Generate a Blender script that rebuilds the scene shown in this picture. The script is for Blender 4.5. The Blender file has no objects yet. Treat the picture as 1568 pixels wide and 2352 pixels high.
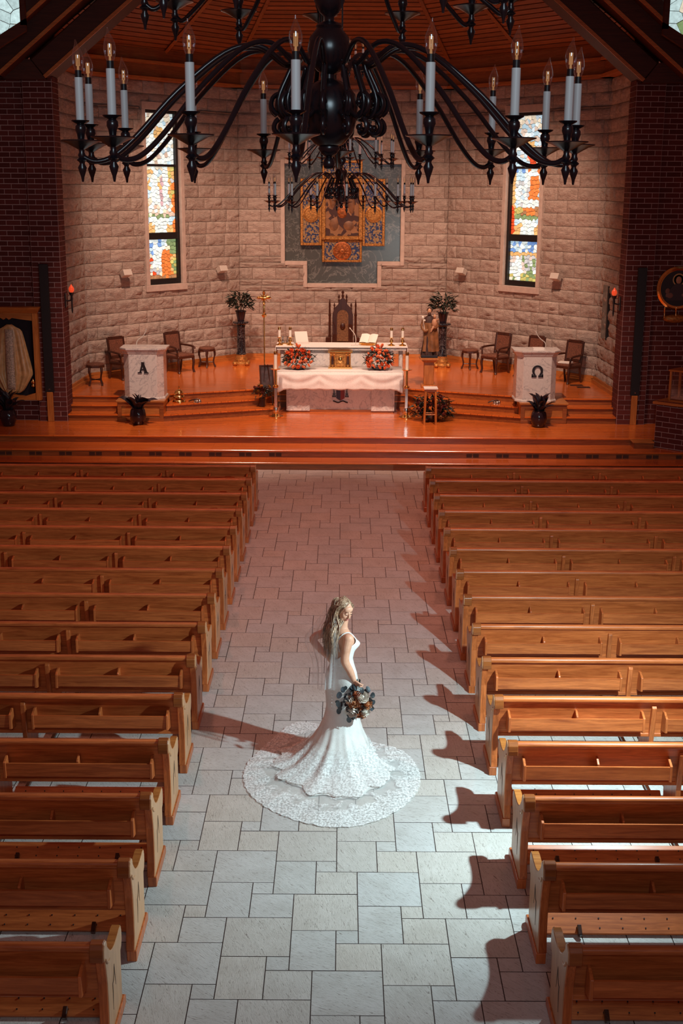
import bpy, math, random
from mathutils import Vector, Matrix
R = math.radians
random.seed(7)
S = bpy.context.scene
C = S.collection

# ------------------------------------------------------------------ camera
cam_d = bpy.data.cameras.new('camera')
cam_d.sensor_fit = 'VERTICAL'
cam_d.sensor_height = 36.0
cam_d.lens = 2890.0 / 2352.0 * 36.0
cam_d.clip_start = 0.05
cam_d.clip_end = 200
cam = bpy.data.objects.new('camera', cam_d)
C.objects.link(cam)
cam.matrix_world = Matrix.Translation((0, 0, 5.4)) @ Matrix.Rotation(R(90 - 14.47), 4, 'X') @ Matrix.Rotation(R(0.35), 4, 'Z')
S.camera = cam

# ------------------------------------------------------------------ world, lamps, exposure
W = bpy.data.worlds.new('dim_interior')
S.world = W
W.use_nodes = True
W.node_tree.nodes['Background'].inputs[0].default_value = (1.0, 0.27, 0.18, 1)
W.node_tree.nodes['Background'].inputs[1].default_value = 0.10
S.view_settings.view_transform = 'Standard'
S.view_settings.look = 'None'
S.view_settings.gamma = 1.0
S.view_settings.use_curve_mapping = False
S.view_settings.exposure = 0.0


def lamp(name, kind, loc, target, power, color, size=0.1, angle=60, blend=0.5):
    d = bpy.data.lights.new(name, kind)
    d.energy = power
    d.color = color
    if kind == 'AREA':
        d.shape = 'RECTANGLE'
        d.size, d.size_y = size if isinstance(size, tuple) else (size, size)
    else:
        d.shadow_soft_size = size
    if kind == 'SPOT':
        d.spot_size = R(angle)
        d.spot_blend = blend
    o = bpy.data.objects.new(name, d)
    C.objects.link(o)
    o.location = loc
    o.rotation_euler = (Vector(target) - Vector(loc)).to_track_quat('-Z', 'Y').to_euler()
    return o


# assumed photographer's flash, placed from the pew-end shadows, among the right-hand pews, just out of frame
lamp('assumed_flash_lamp', 'SPOT', (2.817, 9.55, 2.97), (0.0, 12.0, 0.3), 900, (0.68, 0.95, 1.0), 0.05, 165, 0.8)
# assumed cool daylight above and behind the camera, added mainly for the chandelier
lamp('assumed_rear_fill', 'AREA', (0.4, -1.8, 7.9), (0, 14, 5.4), 170, (0.66, 0.88, 1.0), (2.6, 2.0))
# assumed warm sanctuary lamps, unseen in the roof: wall washers, then platform spots
for x, y, z, tx, ty, tz, p, col in [
        (-3.0, 25.6, 9.2, -3.7, 32.6, 2.6, 2450, (1.0, 0.60, 0.42)), (3.0, 25.6, 9.2, 3.7, 32.6, 2.6, 2450, (1.0, 0.60, 0.42)),
        (0.0, 25.2, 10.2, 0.0, 33.5, 2.6, 2450, (1.0, 0.60, 0.42)),
        (-2.6, 22.5, 10.5, -2.3, 28.0, 0.6, 3700, (1.0, 0.66, 0.50)), (2.6, 22.5, 10.5, 2.3, 28.0, 0.6, 3700, (1.0, 0.66, 0.50))]:
    lamp('sanctuary_lamp', 'SPOT', (x, y, z), (tx, ty, tz), p, col, 0.12, 56, 0.9)
# assumed warm nave lamps, added out of view overhead
for x, y, p in ((-3.4, 13.0, 420), (3.4, 14.0, 420), (-1.9, 19.0, 520), (1.9, 19.0, 520)):
    lamp('assumed_nave_lamp', 'SPOT', (x, y, 9.5), (x * 0.9, y + 1.5, 0), p, (1.0, 0.31, 0.20), 0.25, 100, 1.0)


# ------------------------------------------------------------------ mesh helpers
class MB:
    def __init__(s):
        s.v = []
        s.f = []
        s.M = Matrix.Identity(4)

    def add(s, vs, fs):
        n = len(s.v)
        for p in vs:
            q = s.M @ Vector(p)
            s.v.append((q.x, q.y, q.z))
        s.f += [[n + i for i in f] for f in fs]
        return s

    def box(s, x0, x1, y0, y1, z0, z1):
        return s.add([(x0, y0, z0), (x1, y0, z0), (x1, y1, z0), (x0, y1, z0), (x0, y0, z1), (x1, y0, z1), (x1, y1, z1), (x0, y1, z1)],
                     [(0, 3, 2, 1), (4, 5, 6, 7), (0, 1, 5, 4), (1, 2, 6, 5), (2, 3, 7, 6), (3, 0, 4, 7)])

    def cbox(s, c, d):
        return s.box(c[0] - d[0] / 2, c[0] + d[0] / 2, c[1] - d[1] / 2, c[1] + d[1] / 2, c[2] - d[2] / 2, c[2] + d[2] / 2)

    def prism(s, pts, axis, a, b):
        """polygon pts (2-D) extruded along axis x, y or z from a to b"""
        k = len(pts)

        def P(p, t):
            return {'x': (t, p[0], p[1]), 'y': (p[0], t, p[1]), 'z': (p[0], p[1], t)}[axis]
        vs = [P(p, a) for p in pts] + [P(p, b) for p in pts]
        ar = sum(pts[i][0] * pts[(i + 1) % k][1] - pts[(i + 1) % k][0] * pts[i][1] for i in range(k))
        flip = (ar > 0) != (axis == 'y')
        if b < a:
            flip = not flip
        A = list(range(k))
        fs = [A[::-1] if flip else A, [k + i for i in (A if flip else A[::-1])]]
        for i in range(k):
            j = (i + 1) % k
            q = [i, j, k + j, k + i]
            fs.append(q if flip else q[::-1])
        return s.add(vs, fs)

    def loft(s, rings, closed=True, cap0=True, cap1=True):
        k = len(rings[0])
        vs = [p for r in rings for p in r]
        fs = []
        for a in range(len(rings) - 1):
            for i in range(k if closed else k - 1):
                j = (i + 1) % k
                fs.append((a * k + i, a * k + j, (a + 1) * k + j, (a + 1) * k + i))
        if cap0:
            fs.append(list(range(k))[::-1])
        if cap1:
            fs.append([(len(rings) - 1) * k + i for i in range(k)])
        return s.add(vs, fs)

    def lathe(s, prof, n=16, c=(0, 0, 0), cap=True):
        rings = [[(c[0] + r * math.cos(2 * math.pi * i / n), c[1] + r * math.sin(2 * math.pi * i / n), c[2] + z) for i in range(n)] for r, z in prof]
        return s.loft(rings, True, cap, cap)

    def tube(s, path, rad, n=8, cap=True, flat=1.0):
        P = [Vector(p) for p in path]
        if not hasattr(rad, '__len__'):
            rad = [rad] * len(P)
        T = []
        for i in range(len(P)):
            t = P[min(i + 1, len(P) - 1)] - P[max(i - 1, 0)]
            T.append(t.normalized() if t.length > 1e-9 else Vector((0, 0, 1)))
        u = T[0].cross(Vector((0, 0, 1)))
        if u.length < 1e-3:
            u = T[0].cross(Vector((1, 0, 0)))
        u.normalize()
        rings = []
        for i in range(len(P)):
            u = (u - T[i] * u.dot(T[i]))
            if u.length < 1e-6:
                u = T[i].orthogonal()
            u.normalize()
            w = T[i].cross(u)
            rings.append([tuple(P[i] + rad[i] * (math.cos(2 * math.pi * k / n) * u + flat * math.sin(2 * math.pi * k / n) * w)) for k in range(n)])
        return s.loft(rings, True, cap, cap)

    def cyl(s, a, b, r0, r1=None, n=10):
        return s.tube([a, b], [r0, r0 if r1 is None else r1], n)

    def ell(s, c, r, n=12, m=8, rot=None):
        rings = []
        for j in range(1, m):
            t = math.pi * j / m
            rings.append([Vector((r[0] * math.sin(t) * math.cos(2 * math.pi * i / n), r[1] * math.sin(t) * math.sin(2 * math.pi * i / n), -r[2] * math.cos(t))) for i in range(n)])
        vs = [Vector((0, 0, -r[2]))] + [p for q in rings for p in q] + [Vector((0, 0, r[2]))]
        if rot is not None:
            vs = [rot @ p for p in vs]
        vs = [tuple(p + Vector(c)) for p in vs]
        fs = []
        for i in range(n):
            j = (i + 1) % n
            fs.append((0, 1 + j, 1 + i))
            for a in range(m - 2):
                fs.append((1 + a * n + i, 1 + a * n + j, 1 + (a + 1) * n + j, 1 + (a + 1) * n + i))
            fs.append((1 + (m - 2) * n + i, 1 + (m - 2) * n + j, len(vs) - 1))
        return s.add(vs, fs)

    def grid(s, fn, nu, nv):
        vs = [fn(i / nu, j / nv) for j in range(nv + 1) for i in range(nu + 1)]
        fs = [(j * (nu + 1) + i, j * (nu + 1) + i + 1, (j + 1) * (nu + 1) + i + 1, (j + 1) * (nu + 1) + i) for j in range(nv) for i in range(nu)]
        return s.add(vs, fs)

    def mesh(s, name, mat, smooth=0):
        me = bpy.data.meshes.new(name)
        me.from_pydata(s.v, [], s.f)
        if mat is not None:
            me.materials.append(mat)
        if smooth:
            me.polygons.foreach_set('use_smooth', [True] * len(me.polygons))
            if smooth < 180:
                me.set_sharp_from_angle(angle=R(smooth))
        me.update()
        return me


def link(name, data, parent=None, loc=None, rot=None, scale=None):
    o = bpy.data.objects.new(name, data)
    C.objects.link(o)
    if parent:
        o.parent = parent
    if loc is not None:
        o.location = loc
    if rot is not None:
        o.rotation_euler = rot
    if scale is not None:
        o.scale = scale
    return o


def obj(name, mb, mat, parent=None, smooth=0, bev=0, seg=1):
    o = link(name, mb.mesh(name, mat, smooth), parent)
    if bev:
        m = o.modifiers.new('bevel', 'BEVEL')
        m.width = bev
        m.segments = seg
        m.limit_method = 'ANGLE'
    return o


def tag(o, label, cat, group=None):
    o['label'] = label
    o['category'] = cat
    if group:
        o['group'] = group
    return o


def thing(name, label, cat, loc=(0, 0, 0), rz=0, group=None):
    return tag(link(name, None, None, loc, (0, 0, rz)), label, cat, group)


def struct(o):
    o['kind'] = 'structure'
    return o


def stuff(o):
    o['kind'] = 'stuff'
    return o


def copy_tree(o, parent=None):
    c = o.copy()
    C.objects.link(c)
    c.parent = parent
    for ch in list(o.children):
        copy_tree(ch, c)
    return c


def smoothpath(pts, n=6):
    """Catmull-Rom through points"""
    P = [Vector(p) for p in pts]
    P = [2 * P[0] - P[1]] + P + [2 * P[-1] - P[-2]]
    out = []
    for i in range(1, len(P) - 2):
        for k in range(n):
            t = k / n
            a, b, c, d = P[i - 1], P[i], P[i + 1], P[i + 2]
            out.append(0.5 * ((2 * b) + (c - a) * t + (2 * a - 5 * b + 4 * c - d) * t * t + (3 * b - a - 3 * c + d) * t ** 3))
    out.append(P[-2])
    return out


# ------------------------------------------------------------------ materials
class NT:
    def __init__(s, name):
        s.m = bpy.data.materials.new(name)
        s.m.use_nodes = True
        s.t = s.m.node_tree
        s.b = s.t.nodes['Principled BSDF']

    def n(s, kind, **kw):
        nd = s.t.nodes.new('ShaderNode' + kind)
        for k, v in kw.items():
            setattr(nd, k, v)
        return nd

    def l(s, a, b):
        s.t.links.new(a, b)

    def coords(s, scale=(1, 1, 1), rand=True, kind='Object', rot=(0, 0, 0)):
        tc = s.n('TexCoord')
        mp = s.n('Mapping')
        mp.inputs['Scale'].default_value = scale
        mp.inputs['Rotation'].default_value = rot
        if rand:
            ad = s.n('VectorMath', operation='ADD')
            s.l(tc.outputs[kind], ad.inputs[0])
            r = s.rand()
            ml = s.n('VectorMath', operation='SCALE')
            ml.inputs[0].default_value = (37.0, 23.0, 11.0)
            s.l(r, ml.inputs['Scale'])
            s.l(ml.outputs[0], ad.inputs[1])
            s.l(ad.outputs[0], mp.inputs[0])
        else:
            s.l(tc.outputs[kind], mp.inputs[0])
        return mp.outputs[0]

    def rand(s):
        if hasattr(s, '_r'):
            return s._r
        oi = s.n('ObjectInfo')
        ge = s.n('NewGeometry')
        a = s.n('Math', operation='ADD')
        s.l(oi.outputs['Random'], a.inputs[0])
        s.l(ge.outputs['Random Per Island'], a.inputs[1])
        f = s.n('Math', operation='FRACT')
        s.l(a.outputs[0], f.inputs[0])
        s._r = f.outputs[0]
        return s._r

    def noise(s, vec, scale=5, detail=4, rough=0.5, dist=0.0):
        nz = s.n('TexNoise')
        nz.inputs['Scale'].default_value = scale
        nz.inputs['Detail'].default_value = detail
        nz.inputs['Roughness'].default_value = rough
        nz.inputs['Distortion'].default_value = dist
        s.l(vec, nz.inputs['Vector'])
        return nz.outputs['Fac']

    def ramp(s, fac, stops):
        r = s.n('ValToRGB')
        e = r.color_ramp.elements
        while len(e) < len(stops):
            e.new(0.5)
        for k, (p, c) in enumerate(stops):
            e[k].position = p
            e[k].color = (*c, 1) if len(c) == 3 else c
        s.l(fac, r.inputs[0])
        return r.outputs[0]

    def mix(s, fac, a, b, mode='MIX'):
        m = s.n('Mix', data_type='RGBA', blend_type=mode)
        for sk, v in ((m.inputs[0], fac), (m.inputs[6], a), (m.inputs[7], b)):
            if hasattr(v, 'is_linked'):
                s.l(v, sk)
            elif isinstance(v, tuple):
                sk.default_value = (*v, 1)
            else:
                sk.default_value = v
        return m.outputs[2]

    def mrange(s, v, a, b, c, d):
        m = s.n('MapRange')
        s.l(v, m.inputs[0])
        for i, q in enumerate((a, b, c, d)):
            m.inputs[i + 1].default_value = q
        return m.outputs[0]

    def vary(s, col, lo, hi):
        """brightness variation per object or island"""
        v = s.mrange(s.rand(), 0, 1, lo, hi)
        h = s.n('HueSaturation')
        s.l(v, h.inputs['Value'])
        s.l(col, h.inputs['Color'])
        return h.outputs[0]

    def bump(s, h, strength=0.3, dist=0.01):
        b = s.n('Bump')
        b.inputs['Strength'].default_value = strength
        b.inputs['Distance'].default_value = dist
        s.l(h, b.inputs['Height'])
        s.l(b.outputs[0], s.b.inputs['Normal'])

    def col(s, c):
        s.l(c, s.b.inputs['Base Color'])

    def set(s, rough=None, metal=None, spec=None, coat=None, coatr=None, base=None):
        for k, v in (('Roughness', rough), ('Metallic', metal), ('Specular IOR Level', spec), ('Coat Weight', coat), ('Coat Roughness', coatr)):
            if v is not None:
                s.b.inputs[k].default_value = v
        if base is not None:
            s.b.inputs['Base Color'].default_value = (*base, 1)
        return s


def simple(name, c, rough=0.5, metal=0.0, spec=0.5, var=0.0, noise=0.0, nscale=20, bump=0.0):
    m = NT(name)
    m.set(rough, metal, spec)
    if noise or var or bump:
        v = m.coords()
        n = m.noise(v, nscale, 4)
        lo = tuple(x * (1 - noise) for x in c)
        hi = tuple(min(1, x * (1 + noise)) for x in c)
        cc = m.ramp(n, [(0.3, lo), (0.7, hi)])
        if var:
            cc = m.vary(cc, 1 - var, 1 + var)
        m.col(cc)
        if bump:
            m.bump(n, bump, 0.01)
    else:
        m.set(base=c)
    return m.m


def wood(name, dark, light, grain='x', rough=0.35, var=0.12, k=1.0, coat=0.25, bump=0.06):
    m = NT(name)
    sc = {'x': (1.2, 16, 16), 'y': (16, 1.2, 16), 'z': (16, 16, 1.2)}[grain]
    v = m.coords(tuple(q * k for q in sc))
    a = m.noise(v, 1.6, 6, 0.62, 0.9)
    b = m.noise(v, 9.0, 3, 0.6, 0.2)
    c1 = m.ramp(a, [(0.28, dark), (0.5, tuple((x + y) / 2 for x, y in zip(dark, light))), (0.72, light)])
    c2 = m.ramp(b, [(0.3, (0.72, 0.66, 0.6)), (0.6, (1, 1, 1))])
    m.col(m.vary(m.mix(0.55, c1, c2, 'MULTIPLY'), 1 - var, 1 + var))
    m.set(rough, 0, 0.4, coat, 0.25)
    m.bump(b, bump, 0.004)
    return m.m


OAK = ((0.33, 0.068, 0.016), (0.74, 0.205, 0.055))
M = {}
M['pew_x'] = wood('oak_along_x', *OAK, 'x', 0.38)
M['pew_z'] = wood('oak_along_z', *OAK, 'z', 0.38)
M['pew_light'] = wood('pale_oak_end', (0.50, 0.24, 0.11), (0.70, 0.38, 0.19), 'z', 0.4)
M['pew_dark'] = wood('oak_end_cap', (0.22, 0.055, 0.014), (0.40, 0.12, 0.03), 'x', 0.3)
M['trim_wood'] = wood('trim_oak', (0.34, 0.10, 0.02), (0.62, 0.24, 0.06), 'x', 0.35)
M['trim_wood_z'] = wood('trim_oak_upright', (0.34, 0.10, 0.02), (0.62, 0.24, 0.06), 'z', 0.35)
M['beam'] = wood('dark_beam', (0.040, 0.008, 0.005), (0.095, 0.022, 0.010), 'x', 0.6, coat=0.0)
M['ceil'] = wood('ceiling_board', (0.20, 0.055, 0.015), (0.40, 0.125, 0.035), 'x', 0.55, var=0.2, coat=0.0)
M['rib'] = wood('rib_oak', (0.34, 0.10, 0.025), (0.55, 0.19, 0.05), 'x', 0.45, coat=0.0)
M['riser'] = wood('riser_oak', (0.20, 0.05, 0.012), (0.40, 0.125, 0.03), 'x', 0.4)
M['darkwood'] = wood('dark_chair_wood', (0.030, 0.008, 0.005), (0.075, 0.022, 0.012), 'z', 0.3)


def floorwood():
    m = NT('strip_floor')
    v = m.coords((1, 1, 1), False)
    br = m.n('TexBrick')
    br.offset = 0.37
    br.inputs['Scale'].default_value = 1.0
    br.inputs['Mortar Size'].default_value = 0.0016
    br.inputs['Brick Width'].default_value = 1.1
    br.inputs['Row Height'].default_value = 0.06
    br.inputs['Color1'].default_value = (0.80, 0.205, 0.036, 1)
    br.inputs['Color2'].default_value = (0.66, 0.155, 0.026, 1)
    br.inputs['Mortar'].default_value = (0.14, 0.04, 0.01, 1)
    m.l(v, br.inputs['Vector'])
    v2 = m.coords((1.5, 22, 22), False)
    n = m.noise(v2, 2.5, 5, 0.6, 0.6)
    g = m.ramp(n, [(0.3, (0.75, 0.68, 0.6)), (0.65, (1.05, 1.02, 1))])
    m.col(m.mix(0.8, br.outputs['Color'], g, 'MULTIPLY'))
    m.set(0.22, 0, 0.5, 0.5, 0.12)
    m.bump(n, 0.03, 0.003)
    return m.m


M['floorwood'] = floorwood()


def slate():
    m = NT('slate_tile')
    r = m.rand()
    tc = m.n('TexCoord')
    # per-tile grain direction
    vr = m.n('VectorRotate', rotation_type='Z_AXIS')
    m.l(tc.outputs['Object'], vr.inputs['Vector'])
    ang = m.ramp(r, [(0.0, (0.1, 0.1, 0.1)), (0.33, (0.9, 0.9, 0.9)), (0.66, (1.5, 1.5, 1.5)), (1.0, (0.7, 0.7, 0.7))])
    m.l(ang, vr.inputs['Angle'])
    off = m.n('VectorMath', operation='SCALE')
    off.inputs[0].default_value = (31, 17, 7)
    m.l(r, off.inputs['Scale'])
    ad = m.n('VectorMath', operation='ADD')
    m.l(vr.outputs[0], ad.inputs[0])
    m.l(off.outputs[0], ad.inputs[1])
    mp = m.n('Mapping')
    mp.inputs['Scale'].default_value = (9, 52, 9)
    m.l(ad.outputs[0], mp.inputs[0])
    streak = m.noise(mp.outputs[0], 1.5, 6, 0.7, 1.6)
    cloud = m.noise(ad.outputs[0], 3.5, 5, 0.6)
    c = m.ramp(cloud, [(0.3, (0.585, 0.56, 0.53)), (0.55, (0.66, 0.64, 0.615)), (0.75, (0.72, 0.70, 0.68))])
    d = m.ramp(streak, [(0.34, (0.36, 0.32, 0.30)), (0.43, (0.92, 0.91, 0.90)), (0.6, (1, 1, 1))])
    tint = m.ramp(r, [(0.0, (1.0, 1.0, 1.0)), (0.35, (0.96, 0.98, 1.0)), (0.6, (1.0, 0.95, 0.90)), (0.8, (0.99, 0.98, 0.97)), (1.0, (0.93, 0.95, 0.96))])
    m.col(m.mix(1.0, m.mix(1.0, c, d, 'MULTIPLY'), tint, 'MULTIPLY'))
    m.set(0.5, 0, 0.4)
    m.bump(streak, 0.6, 0.008)
    return m.m


M['tile'] = slate()
M['grout'] = simple('grout', (0.06, 0.035, 0.03), 0.9)


def stonem():
    m = NT('limestone_block')
    v = m.coords((1, 1, 1))
    n = m.noise(v, 5, 6, 0.6)
    n2 = m.noise(v, 60, 3, 0.6)
    c = m.ramp(n, [(0.3, (0.40, 0.325, 0.285)), (0.6, (0.54, 0.45, 0.40)), (0.8, (0.62, 0.53, 0.48))])
    g = m.ramp(n2, [(0.35, (0.80, 0.77, 0.75)), (0.6, (1, 1, 1))])
    m.col(m.vary(m.mix(0.6, c, g, 'MULTIPLY'), 0.9, 1.08))
    m.set(0.9, 0, 0.15)
    n3 = m.noise(v, 9, 5, 0.65, 0.6)
    m.bump(n3, 0.85, 0.045)
    return m.m


M['stone'] = stonem()
M['stone_smooth'] = simple('dressed_limestone', (0.54, 0.45, 0.40), 0.85, noise=0.1, nscale=8, spec=0.2)
M['mortar'] = simple('stone_mortar', (0.20, 0.125, 0.10), 0.95)
M['brick'] = simple('red_brick', (0.105, 0.024, 0.021), 0.85, spec=0.2, var=0.22, noise=0.18, nscale=30, bump=0.15)
M['brick_mortar'] = simple('brick_mortar', (0.46, 0.29, 0.27), 0.95)


def marble(name, base, vein, amount=0.5, scale=2.0):
    m = NT(name)
    v = m.coords((1, 1, 1), True, rot=(0.3, 0.7, 0.2))
    n = m.noise(v, scale, 8, 0.6, 2.2)
    w = m.ramp(n, [(0.475, base), (0.5, tuple(a * (1 - amount) + b * amount for a, b in zip(base, vein))), (0.525, base)])
    f = m.noise(v, scale * 14, 3, 0.6)
    g = m.ramp(f, [(0.3, (0.84, 0.84, 0.85)), (0.6, (1, 1, 1))])
    m.col(m.mix(0.7, w, g, 'MULTIPLY'))
    m.set(0.22, 0, 0.5)
    return m.m


M['marble'] = marble('white_marble', (0.72, 0.69, 0.66), (0.26, 0.26, 0.29), 0.55, 1.6)
M['granite'] = marble('dark_green_granite', (0.085, 0.09, 0.085), (0.30, 0.31, 0.30), 0.6, 1.6)
M['black_marble'] = marble('black_marble', (0.012, 0.010, 0.014), (0.20, 0.19, 0.2), 0.7, 5)
M['iron'] = simple('black_lacquered_metal', (0.010, 0.008, 0.012), 0.26, 0.0, 0.7)
M['sleeve'] = simple('white_candle_sleeve', (0.70, 0.74, 0.74), 0.35)
M['socket'] = simple('black_socket', (0.012, 0.01, 0.012), 0.4)
M['wax'] = simple('wax', (0.80, 0.76, 0.68), 0.5)
M['gold'] = simple('polished_gold', (0.90, 0.56, 0.20), 0.22, 1.0, noise=0.15, nscale=40)
M['gold_rough'] = simple('carved_gilding', (0.46, 0.21, 0.055), 0.45, 0.55, noise=0.45, nscale=26, bump=0.9)
M['brass'] = simple('brass', (0.85, 0.55, 0.22), 0.18, 1.0)
M['silver'] = simple('silver', (0.8, 0.78, 0.72), 0.2, 1.0)
M['bronze'] = simple('dark_bronze', (0.028, 0.022, 0.026), 0.4, 0.3)
M['white'] = simple('white_paint', (0.62, 0.58, 0.53), 0.5)
M['white_cloth'] = simple('white_linen', (0.80, 0.76, 0.72), 0.75, noise=0.04, nscale=60)
M['black'] = simple('black_plastic', (0.010, 0.008, 0.010), 0.5)
M['grille'] = simple('vent_slots', (0.05, 0.014, 0.006), 0.6)
M['leaf'] = simple('dark_leaf', (0.013, 0.022, 0.015), 0.45, noise=0.5, nscale=12, var=0.35)
M['leaf_deep'] = simple('deep_purple_leaf', (0.022, 0.014, 0.022), 0.4, noise=0.4, nscale=12, var=0.3)
M['pot'] = simple('glazed_dark_pot', (0.020, 0.012, 0.018), 0.15)
M['rose'] = simple('orange_rose', (0.95, 0.20, 0.065), 0.6, noise=0.25, nscale=30, var=0.15)
M['redflower'] = simple('deep_red_flower', (0.17, 0.03, 0.02), 0.7, noise=0.4, nscale=30, var=0.4)
M['chair_fabric'] = simple('brown_tapestry', (0.15, 0.055, 0.032), 0.85, noise=0.5, nscale=45)
M['redglass'] = NT('red_lamp_glass').set(0.2, 0, 0.5, base=(0.6, 0.03, 0.01)).m
_b = M['redglass'].node_tree.nodes['Principled BSDF']
_b.inputs['Emission Color'].default_value = (1.0, 0.10, 0.03, 1)
_b.inputs['Emission Strength'].default_value = 0.55


def bulbglass():
    m = NT('clear_bulb_glass')
    t = m.n('BsdfTransparent')
    g = m.n('BsdfGlossy')
    g.inputs['Roughness'].default_value = 0.05
    g.inputs[0].default_value = (0.9, 0.95, 1, 1)
    lw = m.n('LayerWeight')
    lw.inputs[0].default_value = 0.35
    r = m.mrange(lw.outputs['Facing'], 0, 1, 0.08, 0.75)
    mx = m.n('MixShader')
    m.l(r, mx.inputs[0])
    m.l(t.outputs[0], mx.inputs[1])
    m.l(g.outputs[0], mx.inputs[2])
    m.l(mx.outputs[0], m.t.nodes['Material Output'].inputs[0])
    return m.m


M['bulb'] = bulbglass()
M['filament'] = NT('warm_filament').set(0.5, 0, 0.5, base=(0.55, 0.26, 0.10)).m
_b = M['filament'].node_tree.nodes['Principled BSDF']
_b.inputs['Emission Color'].default_value = (1.0, 0.5, 0.2, 1)
_b.inputs['Emission Strength'].default_value = 0.2


def stained():
    m = NT('stained_glass')
    at = m.n('VertexColor')
    at.layer_name = 'col'
    v = m.coords((1, 1, 1), False)
    n = m.noise(v, 14, 3, 0.6)
    g = m.ramp(n, [(0.3, (0.72, 0.72, 0.72)), (0.65, (1.05, 1.05, 1.05))])
    c = m.mix(1.0, at.outputs[0], g, 'MULTIPLY')
    m.col(c)
    m.set(0.2)
    m.l(c, m.b.inputs['Emission Color'])
    m.b.inputs['Emission Strength'].default_value = 0.85
    return m.m


M['stained'] = stained()
M['lead'] = simple('lead_came', (0.015, 0.012, 0.012), 0.5)


# ================================================================== the setting
# ---- nave floor of slate tiles in a four-size pattern
floor = struct(obj('floor', MB().box(-9, 9, 2.0, 24.22, -0.12, -0.0036), M['grout']))
U = 0.1667
TS = {'L': (3, 3), 'M': (2, 3), 'S': (1, 1), 'W': (2, 2)}
TO = {'L': (0, 0), 'M': (0, 3), 'S': (2, 3), 'W': (2, 4)}


def tile_mb(w, d):
    g, c = 0.0027, 0.0010
    x, y = w / 2 - g, d / 2 - g
    m = MB()
    lo = [(-x, -y), (x, -y), (x, y), (-x, y)]
    hi = [(-x + c, -y + c), (x - c, -y + c), (x - c, y - c), (-x + c, y - c)]
    m.add([(a, b, -0.012) for a, b in lo] + [(a, b, -0.003) for a, b in lo] + [(a, b, 0.0) for a, b in hi],
          [(i, (i + 1) % 4, 4 + (i + 1) % 4, 4 + i) for i in range(4)] + [(4 + i, 4 + (i + 1) % 4, 8 + (i + 1) % 4, 8 + i) for i in range(4)] + [(8, 9, 10, 11)])
    return m


def grout_sides(me):
    me.materials.append(M['grout'])
    me.polygons.foreach_set('material_index', [0 if p.normal.z > 0.9 else 1 for p in me.polygons])
    return me


TM = {k: grout_sides(tile_mb(w * U, d * U).mesh('tile', M['tile'])) for k, (w, d) in TS.items()}
tiles = []
for i in range(-60, 61):
    for j in range(-60, 61):
        for k in 'LMSW':
            cx = 3 * i + j + TO[k][0] + TS[k][0] / 2
            cy = -2 * i + 6 * j + TO[k][1] + TS[k][1] / 2
            x, y = -0.356 + cx * U, 8.856 - cy * U
            if abs(x) < 6.2 and 5.0 < y < 24.45:
                tiles.append((k, x, y))
tiles.sort(key=lambda t: (abs(t[1]) > 1.62 or t[2] > 23.9 or t[2] < 6.2, t[2]))
rest = MB()
for q, (k, x, y) in enumerate(tiles):
    z = random.uniform(-0.0012, 0.0008)
    if q < 300:
        link('tile', TM[k], floor, (x, y, z))
    else:
        y0, y1 = y - TS[k][1] * U / 2, min(24.225, y + TS[k][1] * U / 2)
        if y1 - y0 < 0.02:
            continue
        t = tile_mb(TS[k][0] * U, y1 - y0)
        y = (y0 + y1) / 2
        rest.add([(a + x, b + y, c + z) for a, b, c in t.v], t.f)
grout_sides(stuff(obj('tile_field', rest, M['tile'], floor)).data)

# ---- altar steps and lower platform
plat = struct(obj('floor_platform', MB().box(-9.4, 9.4, 25.38, 34.4, 0.0, 0.42), M['riser']))
for y0, y1, z in ((24.23, 24.75, 0.15), (24.70, 25.45, 0.30)):
    obj('step_body', MB().box(-9.4, 9.4, y0, y1 + 0.05, 0, z - 0.03), M['riser'], plat)
    obj('tread', MB().box(-9.4, 9.4, y0 - 0.035, y1 - 0.02, z - 0.03, z), M['floorwood'], plat, bev=0.006)
obj('platform_boards', MB().box(-9.4, 9.4, 25.345, 34.4, 0.42, 0.45), M['floorwood'], plat, bev=0.006)
vent = MB().box(-0.055, 0.055, -0.012, 0.004, -0.032, 0.032).mesh('vent_slot', M['grille'])
ventlong = MB().box(-0.26, 0.26, -0.012, 0.004, -0.032, 0.032).mesh('vent_grille', M['grille'])
for row, (yy, zz, xs) in enumerate(((24.70, 0.205, (-8.6, -1.4)), (24.70, 0.205, (2.55, 8.6)), (24.23, 0.062, (-8.6, -2.9)), (24.23, 0.062, (1.9, 8.6)))):
    x = xs[0]
    k = 0
    while x < xs[1]:
        if row >= 2 and k % 4 == 3:
            link('vent_grille', ventlong, plat, (x + 0.2, yy, zz))
            x += 0.75
        else:
            link('vent_slot', vent, plat, (x, yy, zz))
            link('vent_slot', vent, plat, (x + 0.135, yy, zz))
            x += 0.60 if row < 2 else 0.5
        k += 1

# ---- upper platform with splayed steps either side of the altar
upper = struct(link('floor_upper', None))
for k in range(3):
    z0, z1 = 0.45 + 0.15 * k, 0.60 + 0.15 * k
    dA = (0.0, 0.34, 0.66)[k]
    dB = (0.0, 0.42, 0.98)[k]

    def plan(o, top):
        L = [(-6.3, 27.0 + dA + o), (-3.87, 27.0 + dA + o), (-3.87, 26.97 + dB + o), (-1.55 - 0.25 * k, 27.90 + dB - 0.08 * k + o), (-1.5, 28.98 + o)]
        Rr = [(-x, y) for x, y in L[::-1]]
        return L + Rr + [(6.3, 30.2), (2.9, 34.2), (-2.9, 34.2), (-6.3, 30.2)]
    obj('step_body', MB().prism(plan(0, 0), 'z', z0 - (0.0 if k else 0.02), z1 - 0.03), M['riser'], upper)
    obj('tread', MB().prism(plan(-0.03, 1), 'z', z1 - 0.03, z1), M['floorwood'], upper)
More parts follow.
